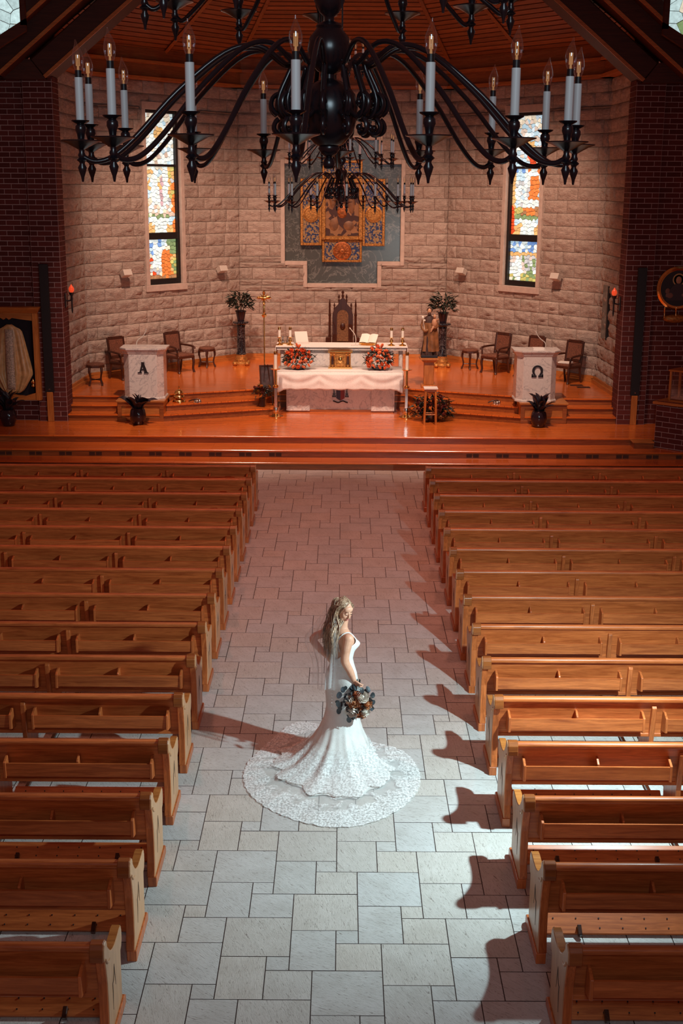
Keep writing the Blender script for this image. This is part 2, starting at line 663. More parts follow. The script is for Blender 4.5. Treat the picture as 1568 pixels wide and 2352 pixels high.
for sx in (-1, 1):
    pl = MB()
    pl.box(sx * 4.37 - 0.5, sx * 4.37 + 0.5, 26.99, 27.85, 0.43, 0.86)
    pb = obj('plinth_body', pl, M['trim_wood'], upper, bev=0.01)
    fr = MB()
    cx = sx * 4.37
    for a, b, z0, z1 in ((-0.5, 0.5, 0.45, 0.53), (-0.5, 0.5, 0.78, 0.86), (-0.5, -0.41, 0.53, 0.78), (0.41, 0.5, 0.53, 0.78)):
        fr.box(cx + a, cx + b, 26.965, 26.995, z0, z1)
    obj('panel_frame', fr, M['riser'], pb, bev=0.004)
    obj('plinth_top', MB().box(cx - 0.53, cx + 0.53, 26.94, 27.88, 0.86, 0.905), M['trim_wood'], upper, bev=0.008)
for x0, y0 in ((5.55, 29.55), (5.66, 29.25)):
    obj('floor_vent', MB().box(x0 - 0.17, x0 + 0.13, y0 - 0.1, y0 + 0.1, 0.9, 0.906), M['grille'], upper)


# ---- masonry
def rockface(seed):
    rnd = random.Random(seed)
    nu, nv = 14, 8
    ph = [rnd.uniform(0, 6.28) for _ in range(8)]
    c0 = rnd.uniform(0.22, 0.5)
    am = rnd.uniform(0.06, 0.16)
    c1 = rnd.uniform(0.5, 0.85)
    x0, x1 = rnd.uniform(0.0, 0.35), rnd.uniform(0.65, 1.0)

    def h(u, v):
        e = min(u, 1 - u, (v) * 0.55, (1 - v) * 0.55)
        edge = min(1, e / 0.06)
        b = 0.020 + 0.006 * math.sin(5 * u + ph[0]) + 0.005 * math.sin(9 * v + 4 * u + ph[1])
        crease = c0 + am * math.sin(6 * u + ph[2]) + 0.4 * am * math.sin(17 * u + ph[3])
        if x0 < u < x1 and v > crease:
            b += 0.034 * max(0.0, 1 - (v - crease) * 1.7)
        cr2 = c1 + am * math.sin(7 * u + ph[4])
        if v > cr2 and u > x0 + 0.1:
            b += 0.016
        b += rnd.uniform(-0.0025, 0.0025)
        return 0.004 + edge * b
    m = MB()
    m.grid(lambda u, v: (u - 0.5, -h(u, v), v - 0.5), nu, nv)
    n = len(m.v)
    # sides back to the wall
    m.add([(-0.5, -0.004, -0.5), (0.5, -0.004, -0.5), (0.5, -0.004, 0.5), (-0.5, -0.004, 0.5), (-0.5, 0.03, -0.5), (0.5, 0.03, -0.5), (0.5, 0.03, 0.5), (-0.5, 0.03, 0.5)],
          [(0, 4, 5, 1), (1, 5, 6, 2), (2, 6, 7, 3), (3, 7, 4, 0)])
    return m.mesh('stone', M['stone'], 35)


ROCK = [rockface(k) for k in range(12)]
ZB, ZP = 0.9, 0.302


def wall_frame(name, p0, p1, z0, z1, mat, thick=0.25, front=0.0, holes=()):
    """slab with local x along p0-p1, local y away from the room; holes leave openings"""
    L = math.hypot(p1[0] - p0[0], p1[1] - p0[1])
    m = MB()
    xs = sorted({0.0, L} | {h[0] for h in holes} | {h[1] for h in holes})
    for a, b in zip(xs, xs[1:]):
        zs = [(z0, z1)]
        for h in holes:
            if h[0] < (a + b) / 2 < h[1]:
                zs = [q for lo, hi in zs for q in ((lo, min(hi, h[2])), (max(lo, h[3]), hi)) if q[1] - q[0] > 0.01]
        for lo, hi in zs:
            m.box(a, b, front, thick, lo, hi)
    o = struct(obj(name, m, mat))
    o.location = (p0[0], p0[1], 0)
    o.rotation_euler = (0, 0, math.atan2(p1[1] - p0[1], p1[0] - p0[0]))
    return o, L


def stone_wall(name, p0, p1, z1, holes, seed, off=0.0):
    rnd = random.Random(seed)
    o, L = wall_frame(name, p0, p1, 0.85, z1 + 0.25, M['mortar'], 0.3, 0.012, [h for h in holes])
    k = 0
    while ZB + k * ZP < z1 - 0.02:
        r0, r1 = ZB + k * ZP, min(ZB + (k + 1) * ZP, z1)
        cuts = sorted({r0, r1} | {z for h in holes for z in (h[2], h[3]) if r0 + 0.05 < z < r1 - 0.05})
        for a, b in zip(cuts, cuts[1:]):
            zc = (a + b) / 2
            x = -0.62 * ((k % 2) * 0.5 + off) - rnd.uniform(0, 0.08)
            while x < L:
                w = 0.62 * rnd.choice((0.9, 1.0, 1.0, 1.1))
                iv = [(max(0, x), min(L, x + w))]
                for h in holes:
                    if h[2] < zc < h[3]:
                        iv = [q for lo, hi in iv for q in ((lo, min(hi, h[0])), (max(lo, h[1]), hi)) if q[1] - q[0] > 0.04]
                for lo, hi in iv:
                    if hi - lo > 0.04:
                        s = link('stone', rnd.choice(ROCK), o, ((lo + hi) / 2, 0, zc), None, (hi - lo - 0.009, 1.0, b - a - 0.009))
                x += w
        k += 1
    return o


WT = 7.84
niche_holes = [(2.75 - 1.60, 2.75 + 1.58, 3.46, 6.05), (2.75 - 1.0, 2.75 + 0.95, 2.86, 6.66)]
wall_c = stone_wall('wall_back', (-2.75, 34.0), (2.75, 34.0), WT, niche_holes, 1)
wall_l = stone_wall('wall_back_left', (-6.1, 30.1), (-2.75, 34.0), WT, [(1.98, 3.07, 3.02, 7.19)], 2)
wall_r = stone_wall('wall_back_right', (2.75, 34.0), (6.1, 30.1), WT, [(2.07, 3.16, 3.02, 7.19)], 3)
wall_sl = stone_wall('wall_side_left', (-6.2, 27.5), (-6.1, 30.1), WT, [], 4)
wall_sr = stone_wall('wall_side_right', (6.1, 30.1), (6.2, 27.5), WT, [], 5, 0.3)
WALLS = (wall_sl, wall_l, wall_c, wall_r, wall_sr)
WLEN = (2.602, 5.141, 5.5, 5.141, 2.602)
for i, (w, L) in enumerate(zip(WALLS, WLEN)):
    bb = struct(obj('baseboard_' + ('side_left', 'back_left', 'back', 'back_right', 'side_right')[i], MB().box(-0.03, L + 0.03, -0.13, 0.02, 0.9, 0.985).box(-0.03, L + 0.03, -0.09, 0.02, 0.985, 1.05), M['trim_wood']))
    bb.location = w.location
    bb.rotation_euler = w.rotation_euler
    rb = struct(link('trim_%d' % (i + 1), None, None, w.location, w.rotation_euler))
    for z0, z1, d, mm in ((WT, WT + 0.07, 0.30, 'rib'), (WT + 0.07, WT + 0.36, 0.22, 'ceil'), (WT + 0.36, WT + 0.43, 0.34, 'rib'), (WT + 0.43, WT + 0.70, 0.26, 'ceil')):
        obj('fascia_board', MB().box(-d * 0.45, L + d * 0.45, -d, 0.25, z0, z1), M[mm], rb)

# niche: granite cross panel with dressed stone moulding
gr = MB()
gr.box(-1.60, 1.58, 0.10, 0.14, 3.46, 6.05).box(-1.0, 0.95, 0.099, 0.141, 2.86, 3.5).box(-1.0, 0.95, 0.099, 0.141, 6.0, 6.66)
nw = struct(obj('wall_niche_panel', gr, M['granite']))
nw.location = (0, 34.0, 0)
mo = MB()
xl, xr, al, ar = -1.54, 1.51, -0.95, 0.91
zs0, zs1, zb, zt = 3.50, 5.99, 2.92, 6.59
w = 0.11
for x0, x1, z0, z1 in ((xl - w, xl, zs0 - w, zs1 + w), (xr, xr + w, zs0 - w, zs1 + w), (xl, al, zs0 - w, zs0), (ar, xr, zs0 - w, zs0), (xl, al, zs1, zs1 + w), (ar, xr, zs1, zs1 + w),
                       (al - w, al, zb - w, zs0 - w), (ar, ar + w, zb - w, zs0 - w), (al - w, al, zs1 + w, zt + w), (ar, ar + w, zs1 + w, zt + w), (al, ar, zb - w, zb), (al, ar, zt, zt + w)):
    mo.box(x0, x1, -0.055, 0.12, z0, z1)
ml = struct(obj('trim_niche', mo, M['stone_smooth'], bev=0.012))
ml.location = (0, 34.0, 0)


# ---- stained glass
def voronoi(w, h, sites):
    cells = []
    for i, (x, y) in enumerate(sites):
        poly = [(0, 0), (w, 0), (w, h), (0, h)]
        nb = sorted(((px - x) ** 2 + (py - y) ** 2, j) for j, (px, py) in enumerate(sites) if j != i and abs(px - x) < 0.6 and abs(py - y) < 0.6)[:22]
        for d2, j in nb:
            px, py = sites[j]
            nx, ny = px - x, py - y
            c = nx * (px + x) / 2 + ny * (py + y) / 2
            out = []
            for k in range(len(poly)):
                a, b = poly[k], poly[(k + 1) % len(poly)]
                da, db = nx * a[0] + ny * a[1] - c, nx * b[0] + ny * b[1] - c
                if da <= 0:
                    out.append(a)
                if da * db < 0:
                    t = da / (da - db)
                    out.append((a[0] + t * (b[0] - a[0]), a[1] + t * (b[1] - a[1])))
            poly = out
            if len(poly) < 3:
                break
        if len(poly) >= 3:
            cells.append(poly)
        else:
            cells.append(None)
    return cells


WHT, CRM, OCH, ORG, BLU, SKY, GRN, YGR, RED, MAU, GRY, BRN = ((0.80, 0.95, 0.93), (0.85, 0.78, 0.60), (0.72, 0.46, 0.18), (0.75, 0.22, 0.05), (0.16, 0.34, 0.72), (0.50, 0.75, 0.88), (0.22, 0.34, 0.15), (0.55, 0.52, 0.16), (0.72, 0.08, 0.02), (0.55, 0.40, 0.45), (0.50, 0.56, 0.58), (0.40, 0.20, 0.09))


def glass_light(name, w, h, n, colf, seed, parent, loc, outline=None):
    rnd = random.Random(seed)
    sites = []
    nx = max(2, int(round(math.sqrt(n * w / h))))
    ny = max(2, int(round(n / nx)))
    for i in range(nx):
        for j in range(ny):
            sites.append(((i + rnd.uniform(0.1, 0.9)) * w / nx, (j + rnd.uniform(0.1, 0.9)) * h / ny))
    cells = voronoi(w, h, sites)
    m = MB()
    cols = []
    for (x, y), p in zip(sites, cells):
        if not p:
            continue
        cx, cy = sum(q[0] for q in p) / len(p), sum(q[1] for q in p) / len(p)
        k = 1 - 0.006 / max(0.02, min(math.hypot(q[0] - cx, q[1] - cy) for q in p))
        k = max(0.75, min(0.95, k))
        pts = [(cx + (a - cx) * k, cy + (b - cy) * k) for a, b in p]
        if outline:
            out = []
            for q in range(len(pts)):
                a, b = pts[q], pts[(q + 1) % len(pts)]
                da, db = outline(*a), outline(*b)
                if da >= 0:
                    out.append(a)
                if da * db < 0:
                    tt = da / (da - db)
                    out.append((a[0] + tt * (b[0] - a[0]), a[1] + tt * (b[1] - a[1])))
            pts = out
            if len(pts) < 3:
                continue
        c = colf(cx / w, cy / h, rnd)
        s = rnd.uniform(0.82, 1.08)
        m.prism(pts, 'y', 0.0, 0.012)
        cols += [tuple(min(1, q * s) for q in c)] * (len(pts) + 2)
    o = obj(name, m, M['stained'], parent)
    ca = o.data.color_attributes.new('col', 'FLOAT_COLOR', 'CORNER')
    k = 0
    for pi, pg in enumerate(o.data.polygons):
        for _ in pg.loop_indices:
            ca.data[k].color = (*cols[pi], 1)
            k += 1
    o.location = loc
    return stuff(o)


def figure(u, v, x, w, v0, v1):
    """robed figure silhouette: 1 robe, 2 head"""
    t = (v - v0) / (v1 - v0)
    if 0 <= t <= 0.8 and abs(u - x) < w * (1 - 0.35 * t):
        return 1
    if 0.8 < t < 1 and abs(u - x) < w * 0.55:
        return 2
    return 0


def lt_top(u, v, r):
    if v > 0.86 and abs(u - 0.5) > 0.55 - (v - 0.86):
        return SKY
    d = math.hypot(u - 0.5, (v - 0.62) * 1.4)
    if 0.42 < d < 0.55 and v > 0.6:
        return CRM
    if d < 0.16:
        return OCH
    return r.choice((WHT, WHT, WHT, WHT, CRM, SKY, (0.62, 0.5, 0.4)))


def lt_mid(u, v, r):
    if u > 0.93:
        return ORG if v < 0.75 else OCH
    if v < 0.13:
        return OCH if abs(u - 0.45) > 0.2 else WHT
    if v < 0.24:
        return WHT if abs(u - 0.45) < 0.35 else SKY
    if v < 0.27:
        return GRN
    if v < 0.40:
        return r.choice((CRM, WHT, (0.75, 0.6, 0.48)))
    f = figure(u, v, 0.33, 0.17, 0.38, 1.0)
    if f:
        return WHT
    f = figure(u, v, 0.66, 0.15, 0.38, 1.0)
    if f:
        return MAU if u < 0.62 else WHT
    return r.choice((YGR, OCH, GRY, CRM)) if u > 0.75 else r.choice((SKY, CRM, OCH))


def lt_bot(u, v, r):
    if figure(u, v, 0.68, 0.19, 0.05, 0.85):
        return ORG if v < 0.72 else CRM
    if figure(u, v, 0.33, 0.16, 0.25, 0.95):
        return WHT
    if v < 0.12:
        return BRN
    if v > 0.62:
        return r.choice((BLU, SKY, WHT)) if u < 0.7 else GRN
    return r.choice((GRY, GRY, RED, CRM)) if u < 0.5 else r.choice((GRN, YGR, OCH))


def rt_top(u, v, r):
    d = math.hypot(u - 0.5, (v - 0.55) * 1.3)
    if 0.45 < d < 0.58 and v > 0.55:
        return CRM
    if v < 0.2 and u > 0.5:
        return RED if u < 0.75 else CRM
    if math.hypot(u - 0.62, v - 0.42) < 0.12:
        return OCH
    return r.choice((SKY, SKY, (0.62, 0.8, 0.9), WHT, (0.72, 0.62, 0.52)))


def rt_mid(u, v, r):
    if u < 0.10:
        return OCH if v > 0.4 else RED
    if v < 0.15:
        return OCH if abs(u - 0.55) > 0.2 else WHT
    if v < 0.24:
        return WHT if abs(u - 0.55) < 0.3 else SKY
    if v < 0.29:
        return GRN
    if v < 0.42:
        return r.choice((ORG, BRN)) if u > 0.35 else YGR
    if figure(u, v, 0.75, 0.2, 0.40, 1.05):
        return ORG if 0.55 < v < 0.88 else WHT
    if v > 0.8:
        return r.choice((BLU, SKY, WHT)) if u < 0.4 else r.choice((ORG, WHT))
    return r.choice((WHT, WHT, SKY, GRY))


def rt_bot(u, v, r):
    if v > 0.72:
        return r.choice((BLU, SKY, WHT))
    if v > 0.64:
        return OCH
    if math.hypot(u - 0.25, (v - 0.3) * 0.9) < 0.22:
        return WHT
    if v < 0.22:
        return r.choice((GRN, YGR, WHT, CRM))
    return r.choice((GRY, GRY, (0.75, 0.66, 0.58), WHT, GRN))


for wi, (wl, s0, fns) in enumerate(((wall_l, 1.98, (lt_bot, lt_mid, lt_top)), (wall_r, 2.07, (rt_bot, rt_mid, rt_top)))):
    win = struct(link('window_%d' % (wi + 1), None, None, wl.location, wl.rotation_euler))
    fm = MB()
    w = 1.09
    for a, b, z0, z1 in ((0, 0.07, 3.02, 7.19), (w - 0.07, w, 3.02, 7.19), (0.07, w - 0.07, 3.02, 3.15), (0.07, w - 0.07, 7.12, 7.19), (0.07, w - 0.07, 5.87, 5.92), (0.07, w - 0.07, 4.12, 4.28)):
        fm.box(s0 + a, s0 + b, 0.02, 0.16, z0, z1)
    obj('window_frame', fm, M['black'], win, bev=0.006)
    obj('glass_backing', MB().box(s0 + 0.05, s0 + w - 0.05, 0.13, 0.145, 3.05, 7.17), M['lead'], win)
    for k, (z0, z1, n) in enumerate(((3.15, 4.12, 110), (4.28, 5.87, 170), (5.92, 7.12, 110))):
        glass_light('stained_glass', w - 0.14, z1 - z0, n, fns[k], 20 + 3 * wi + k, win, (s0 + 0.07, 0.10, z0))
    jm = MB()
    jm.box(s0 - 0.11, s0, -0.078, 0.14, 3.02, 7.19).box(s0 + w, s0 + w + 0.11, -0.078, 0.14, 3.02, 7.19)
    obj('jamb', jm, M['stone_smooth'], win, bev=0.008)
    obj('sill', MB().box(s0 - 0.13, s0 + w + 0.13, -0.09, 0.14, 2.86, 3.02), M['stone_smooth'], win, bev=0.01)
    obj('lintel', MB().box(s0 - 0.11, s0 + w + 0.11, -0.08, 0.14, 7.19, 7.36), M['stone_smooth'], win)

# ---- brick piers and recessed brick walls
BW, BH = 0.305, 0.106
brick_me = MB().box(-0.5, 0.5, -0.008, 0.02, -0.5, 0.5).mesh('brick', M['brick'])


def bricks(o, ox, L, z0, z1, rotz=0.0, oy=0.0, header=False, cap=300, seed=0, holes=()):
    """courses of single bricks on a face that starts at local (ox, oy) and runs along rotz"""
    rnd = random.Random(seed)
    extra = MB()
    n = 0
    k = 0
    Mx = Matrix.Translation((ox, oy, 0)) @ Matrix.Rotation(rotz, 4, 'Z')
    while z0 + k * BH < z1 - 0.03:
        zc = z0 + (k + 0.5) * BH
        x = -BW * 0.5 * (k % 2)
        while x < L - 0.01:
            w = BW
            lo, hi = max(0, x), min(L, x + w)
            x += w
            if hi - lo < 0.03 or any(h[0] < (lo + hi) / 2 < h[1] and h[2] < zc < h[3] for h in holes):
                continue
            if n < cap:
                link('brick', brick_me, o, Mx @ Vector(((lo + hi) / 2, 0, zc)), (0, 0, rotz), (hi - lo - 0.015, 1, BH - 0.016))
            else:
                extra.M = Mx
                extra.box(lo + 0.0075, hi - 0.0075, -0.012, 0.02, zc - BH / 2 + 0.008, zc + BH / 2 - 0.008)
            n += 1
        k += 1
    if extra.v:
        stuff(obj('brick_field', extra, M['brick'], o))
    return n


PT = 7.5
for sx, nm in ((-1, 'left'), (1, 'right')):
    a = -6.55 if sx < 0 else 5.95
    m = MB().box(0, 0.6, 0.0, 0.55, 0.4, PT)
    p = struct(obj('wall_pier_' + nm, m, M['brick_mortar']))
    p.location = (a, 26.95, 0)
    n = bricks(p, 0, 0.6, 0.45, PT, seed=1)
    if sx < 0:
        bricks(p, 0.6, 0.55, 0.45, PT, R(90), 0.0, cap=300 - n, seed=2)
    else:
        bricks(p, 0.0, 0.55, 0.45, PT, R(-90), 0.55, cap=300 - n, seed=2)
    q = struct(obj('wall_' + nm, MB().box(0, 3.0, 0, 0.3, 0.4, PT + 2.5), M['brick_mortar']))
    if sx < 0:
        q.location = (-9.55, 27.07, 0)
        bricks(q, 1.72, 1.28, 0.45, PT, seed=3)
        bricks(q, 0, 1.72, 0.45, PT, seed=4, cap=0)
    else:
        q.location = (6.55, 27.07, 0)
        bricks(q, 0, 1.28, 0.45, PT, seed=3)
        bricks(q, 1.28, 1.72, 0.45, PT, seed=4, cap=0)

# ---- chancel arch timbers
tn = 6
for sx in (-1, 1):
    for (x0, y0, y1, dp, run, mm) in ((6.02, 26.75, 27.55, 0.46, 7.0, 'beam'), (6.86, 26.35, 26.95, 0.42, 7.0, 'beam'), (7.45, 26.05, 26.5, 0.30, 7.0, 'beam')):
        sl = 0.82
        ln = math.hypot(1, sl)
        ox, oz = sl / ln * dp, dp / ln
        pts = [(sx * x0, PT), (sx * (x0 - run), PT + sl * run), (sx * (x0 - run + ox), PT + sl * run + oz), (sx * (x0 + ox), PT + oz), (sx * (x0 + ox + 0.6), PT + oz - 0.5), (sx * (x0 + 0.6), PT - 0.001)]
        t = struct(obj('trim_%d' % tn, MB().prism(pts[:4], 'y', y0, y1), M[mm], bev=0.02))
        tn += 1
        # lit soffit edge put into colour: strip of lighter oak along the underside
        q = 0.05
        e = [(sx * x0, PT), (sx * (x0 - run), PT + sl * run), (sx * (x0 - run + sl * q), PT + sl * run + q), (sx * (x0 + sl * q), PT + q)]
        obj('lit_edge_strip', MB().prism(e, 'y', y0 - 0.03, y0 + 0.012), M['rib'], t)
        obj('beam_seat', MB().prism([(sx * x0, PT - 0.02), (sx * (x0 + 1.6), PT - 0.02), (sx * (x0 + 1.6), PT + 0.5), (sx * (x0 + ox), PT + oz)], 'y', y0, y1), M[mm], t)
    # gable boarding and clerestory glass above the timbers
    g = struct(obj('wall_gable_' + ('left' if sx < 0 else 'right'), MB().prism([(sx * 9.5, PT + 0.3), (sx * 6.6, PT + 0.3), (sx * 0.4, 12.6), (sx * 0.4, 13.5), (sx * 9.5, 13.5)], 'y', 27.0, 27.05), M['beam']))
    win = struct(link('window_%d' % (3 if sx < 0 else 4), None))
    rnd = random.Random(3)

    def cl(u, v, r):
        d = (u * 2.2 - (1.85 if sx < 0 else 0.35))
        if r.random() < 0.08:
            return BLU
        if r.random() < 0.10:
            return r.choice((YGR, GRN, CRM))
        return (0.62, 0.86, 0.86)

    def inside(x, y):
        return y - (0.59 * x - 0.16) if sx < 0 else y - (0.59 * (2.2 - x) - 0.16)
    xx = -8.465 if sx < 0 else 6.265
    glass_light('stained_glass', 2.2, 2.6, 110, cl, 40 + sx, win, (xx, 25.93, 7.3), inside)
    fb = MB()
    e0 = sx * 6.26
    fb.box(min(e0, e0 - sx * 0.10), max(e0, e0 - sx * 0.10), 25.88, 26.0, 8.4, 11)
    sl_ = [(sx * 6.16, 8.52), (sx * 8.6, 8.52 - 0.59 * 2.44), (sx * 8.6, 8.30 - 0.59 * 2.44), (sx * 6.16, 8.30)]
    fb.prism(sl_, 'y', 25.88, 26.0)
    obj('window_frame', fb, M['beam'], win)

# ---- boarded apse ceiling
ceil = struct(link('ceiling', None))
AP = Vector((0, 27.0, 12.0))
ring = [Vector((-6.2, 27.0, 8.42)), Vector((-6.1, 30.1, 8.42)), Vector((-2.75, 34.0, 8.42)), Vector((2.75, 34.0, 8.42)), Vector((6.1, 30.1, 8.42)), Vector((6.2, 27.0, 8.42))]
for a, b in zip(ring, ring[1:]):
    mid = (a + b) / 2
    Ld = (AP - mid)
    n = (b - a).cross(Ld).normalized()
    if n.z < 0:
        n = -n
    L = Ld.length
    wd = 0.165
    k = 0
    bk = MB()
    bk.add([tuple(a + n * 0.05), tuple(b + n * 0.05), tuple(AP + n * 0.05)], [(0, 1, 2)])
    obj('ceiling_deck', bk, M['black'], ceil)
    while (k + 1) * wd / L < 0.62:
        t0, t1 = k * wd / L + 0.0011, (k + 1) * wd / L - 0.0011
        P = [a.lerp(AP, t0), b.lerp(AP, t0), b.lerp(AP, t1), a.lerp(AP, t1)]
        c = sum(P, Vector()) / 4
        ex = (b - a).normalized()
        ey = n.cross(ex)
        rot = Matrix((ex, ey, n)).transposed().to_4x4()
        loc = [rot.transposed() @ (p - c) for p in P]
        tilt = 0.012
        mm = MB().add([(q.x, q.y, (0 if i < 2 else -tilt) - 0.0) for i, q in enumerate(loc)] + [(q.x, q.y, 0.02) for q in loc],
                      [(3, 2, 1, 0), (4, 5, 6, 7), (0, 1, 5, 4), (1, 2, 6, 5), (2, 3, 7, 6), (3, 0, 4, 7)])
        o = link('plank', mm.mesh('plank', M['ceil']), ceil)
        o.matrix_world = Matrix.Translation(c) @ rot
        k += 1
for p in ring[1:-1] + [(ring[1] + ring[2]) / 2, (ring[3] + ring[4]) / 2]:
    d = (AP - p)
    obj('rib', MB().tube([p - d * 0.02 - Vector((0, 0, 0.05)), p + d * 0.75 - Vector((0, 0, 0.05))], 0.05, 4), M['rib'], ceil)


# ================================================================== pews
ORD = ['first', 'second', 'third', 'fourth', 'fifth', 'sixth', 'seventh', 'eighth', 'ninth', 'tenth', 'eleventh', 'twelfth', 'thirteenth', 'fourteenth', 'fifteenth']


def make_pew(sx):
    LEN = 4.95
    t = thing('church_pew', '', 'pew')

    def px(m, prof, a, b):
        return m.prism(prof, 'x', sx * a, sx * b)
    # end panel: curved back edge, scooped arm, ear at the front
    arm = smoothpath([(0.045, 0.76, 0), (0.085, 0.715, 0), (0.16, 0.648, 0), (0.26, 0.612, 0), (0.38, 0.606, 0), (0.46, 0.612, 0)], 4)
    prof = [(0.0, 0.085), (0.022, 0.20), (0.028, 0.34), (0.018, 0.50), (-0.008, 0.62), (-0.030, 0.70), (-0.052, 0.705), (-0.060, 0.74), (-0.056, 0.785), (-0.034, 0.812), (0.0, 0.82), (0.030, 0.806), (0.046, 0.775)] + [(p.x, p.y) for p in arm] + [(0.515, 0.60), (0.53, 0.56), (0.528, 0.50), (0.505, 0.455), (0.47, 0.44), (0.468, 0.085)]
    prof = prof[::-1]
    ep = obj('end_panel', px(MB(), prof, 0.012, 0.058), M['pew_light'], t, bev=0.004)
    obj('end_edge', px(MB(), [(-0.004, 0.085), (0.018, 0.20), (0.024, 0.34), (0.014, 0.50), (-0.012, 0.62), (-0.034, 0.70), (0.0, 0.70), (0.04, 0.5), (0.05, 0.34), (0.04, 0.2), (0.03, 0.085)][::-1], 0.016, 0.075), M['pew_z'], t, bev=0.004)
    obj('arm_top', MB().loft([[(sx * 0.016, p.x, p.y + 0.004), (sx * 0.072, p.x, p.y + 0.004), (sx * 0.072, p.x, p.y - 0.012), (sx * 0.016, p.x, p.y - 0.012)] for p in arm] + [[(sx * 0.016, 0.52, 0.604), (sx * 0.072, 0.52, 0.604), (sx * 0.072, 0.515, 0.588), (sx * 0.016, 0.515, 0.588)]]), M['trim_wood'], t, 40)
    obj('base_block', px(MB(), [(-0.006, 0), (0.535, 0), (0.535, 0.06), (0.50, 0.085), (-0.006, 0.085)][::-1], 0.0, 0.07), M['pew_z'], t, bev=0.004)
    cp = [(-0.060, 0.70), (0.050, 0.70), (0.056, 0.75), (0.052, 0.785), (0.033, 0.812), (0.0, 0.824), (-0.035, 0.818), (-0.060, 0.79), (-0.065, 0.74)]
    obj('end_cap', px(MB(), cp[::-1], 0.020, 0.105), M['pew_dark'], t, bev=0.004)
    sc = smoothpath([(0, -0.02, 0.70), (0, 0.02, 0.655), (0, 0.07, 0.63), (0, 0.115, 0.625)], 4)
    obj('scroll_carving', MB().tube([(sx * 0.012, p.y, p.z) for p in sc], [0.012 * (1 - abs(2 * k / (len(sc) - 1) - 0.6) * 0.6) for k in range(len(sc))], 6), M['pew_light'], ep, 60)
    em = MB()
    for line in ([(0.235, 0.50), (0.195, 0.405), (0.165, 0.398), (0.17, 0.345), (0.163, 0.21)], [(0.235, 0.50), (0.243, 0.42), (0.268, 0.325)]):
        em.tube([(sx * 0.0115, y, z) for y, z in line], [0.0015] + [0.0032] * (len(line) - 2) + [0.0012], 5)
    obj('carved_mark', em, M['bronze'], ep)
    # back, rail, seat
    bp = [(-0.012, 0.77), (0.012, 0.70), (0.035, 0.60), (0.05, 0.50), (0.056, 0.40)]
    prof = bp + [(y + 0.026, z) for y, z in bp[::-1]]
    obj('backrest', px(MB(), prof, 0.058, LEN), M['pew_x'], t, 40)
    obj('lower_rail', px(MB(), [(0.04, 0.385), (0.09, 0.385), (0.09, 0.42), (0.048, 0.42)][::-1], 0.058, LEN), M['pew_x'], t, bev=0.006)
    rp = [(-0.035, 0.765), (-0.042, 0.785), (-0.034, 0.803), (-0.012, 0.812), (0.014, 0.808), (0.03, 0.795), (0.03, 0.765)]
    obj('top_rail', px(MB(), rp, 0.09, LEN), M['pew_x'], t, 50)
    obj('seat', px(MB(), [(0.07, 0.395), (0.455, 0.42), (0.465, 0.435), (0.455, 0.45), (0.07, 0.435)][::-1], 0.058, LEN), M['pew_x'], t)
    # supports and book racks
    nsec = 3
    w = 1.46
    for k in range(nsec):
        x0, x1 = 0.06 + w * k, 0.06 + w * (k + 1)
        sp = MB()
        px(sp, [(-0.03, 0.70), (-0.01, 0.72), (0.02, 0.70), (0.07, 0.40), (0.44, 0.40), (0.40, 0.10), (0.43, 0.0), (-0.02, 0.0), (0.0, 0.12), (0.012, 0.35)][::-1], x1 - 0.022, x1 + 0.022)
        obj('support', sp, M['pew_z'], t, bev=0.004)
        a, b = x0 + 0.10, x1 - 0.11
        rk = obj('book_rack', px(MB(), [(-0.098, 0.505), (-0.080, 0.505), (-0.085, 0.625), (-0.103, 0.625)][::-1], a, b).prism([(-0.098, 0.505), (0.05, 0.50), (0.05, 0.515), (-0.098, 0.52)], 'x', sx * a, sx * b), M['pew_x'], t)
        for xx in (a - 0.01, b - 0.01):
            obj('rack_bracket', px(MB(), [(-0.11, 0.49), (0.05, 0.45), (0.04, 0.66), (-0.02, 0.665), (-0.11, 0.635)][::-1], xx, xx + 0.022), M['pew_z'], rk, bev=0.003)
        obj('rack_bracket', px(MB(), [(-0.075, 0.52), (0.045, 0.52), (0.035, 0.665), (-0.01, 0.67), (-0.075, 0.635)][::-1], (a + b) / 2, (a + b) / 2 + 0.02), M['pew_z'], rk, bev=0.003)
        # folded kneeler on the camera side
        kn = MB()
        kn.M = Matrix.Translation((0, -0.585, 0.066)) @ Matrix.Rotation(R(-57), 4, 'X')
        kn.box(min(sx * (x0 + 0.03), sx * (x1 - 0.03)), max(sx * (x0 + 0.03), sx * (x1 - 0.03)), -0.011, 0.011, -0.085, 0.085)
        ko = obj('kneeler', kn, M['pew_x'], t, bev=0.004)
        for xx in (x0 + 0.3, x1 - 0.34):
            kl = MB()
            kl.M = kn.M
            kl.box(min(sx * xx, sx * (xx + 0.03)), max(sx * xx, sx * (xx + 0.03)), -0.05, -0.011, -0.11, -0.03)
            obj('kneeler_leg', kl, M['darkwood'], ko, bev=0.003)
        kb = MB()
        kb.M = kn.M
        for q in range(8):
            for zz in (-0.04, 0.035):
                xx = x0 + 0.13 + q * (x1 - x0 - 0.26) / 7
                kb.cbox((sx * xx, -0.013, zz), (0.009, 0.006, 0.009))
        stuff(obj('kneeler_bolt', kb, M['bronze'], ko))
        for xx in (x0 + 0.08, x1 - 0.11):
            obj('kneeler_hinge', MB().box(min(sx * xx, sx * (xx + 0.03)), max(sx * xx, sx * (xx + 0.03)), -0.50, 0.0, 0.03, 0.055), M['darkwood'], ko)
    return t


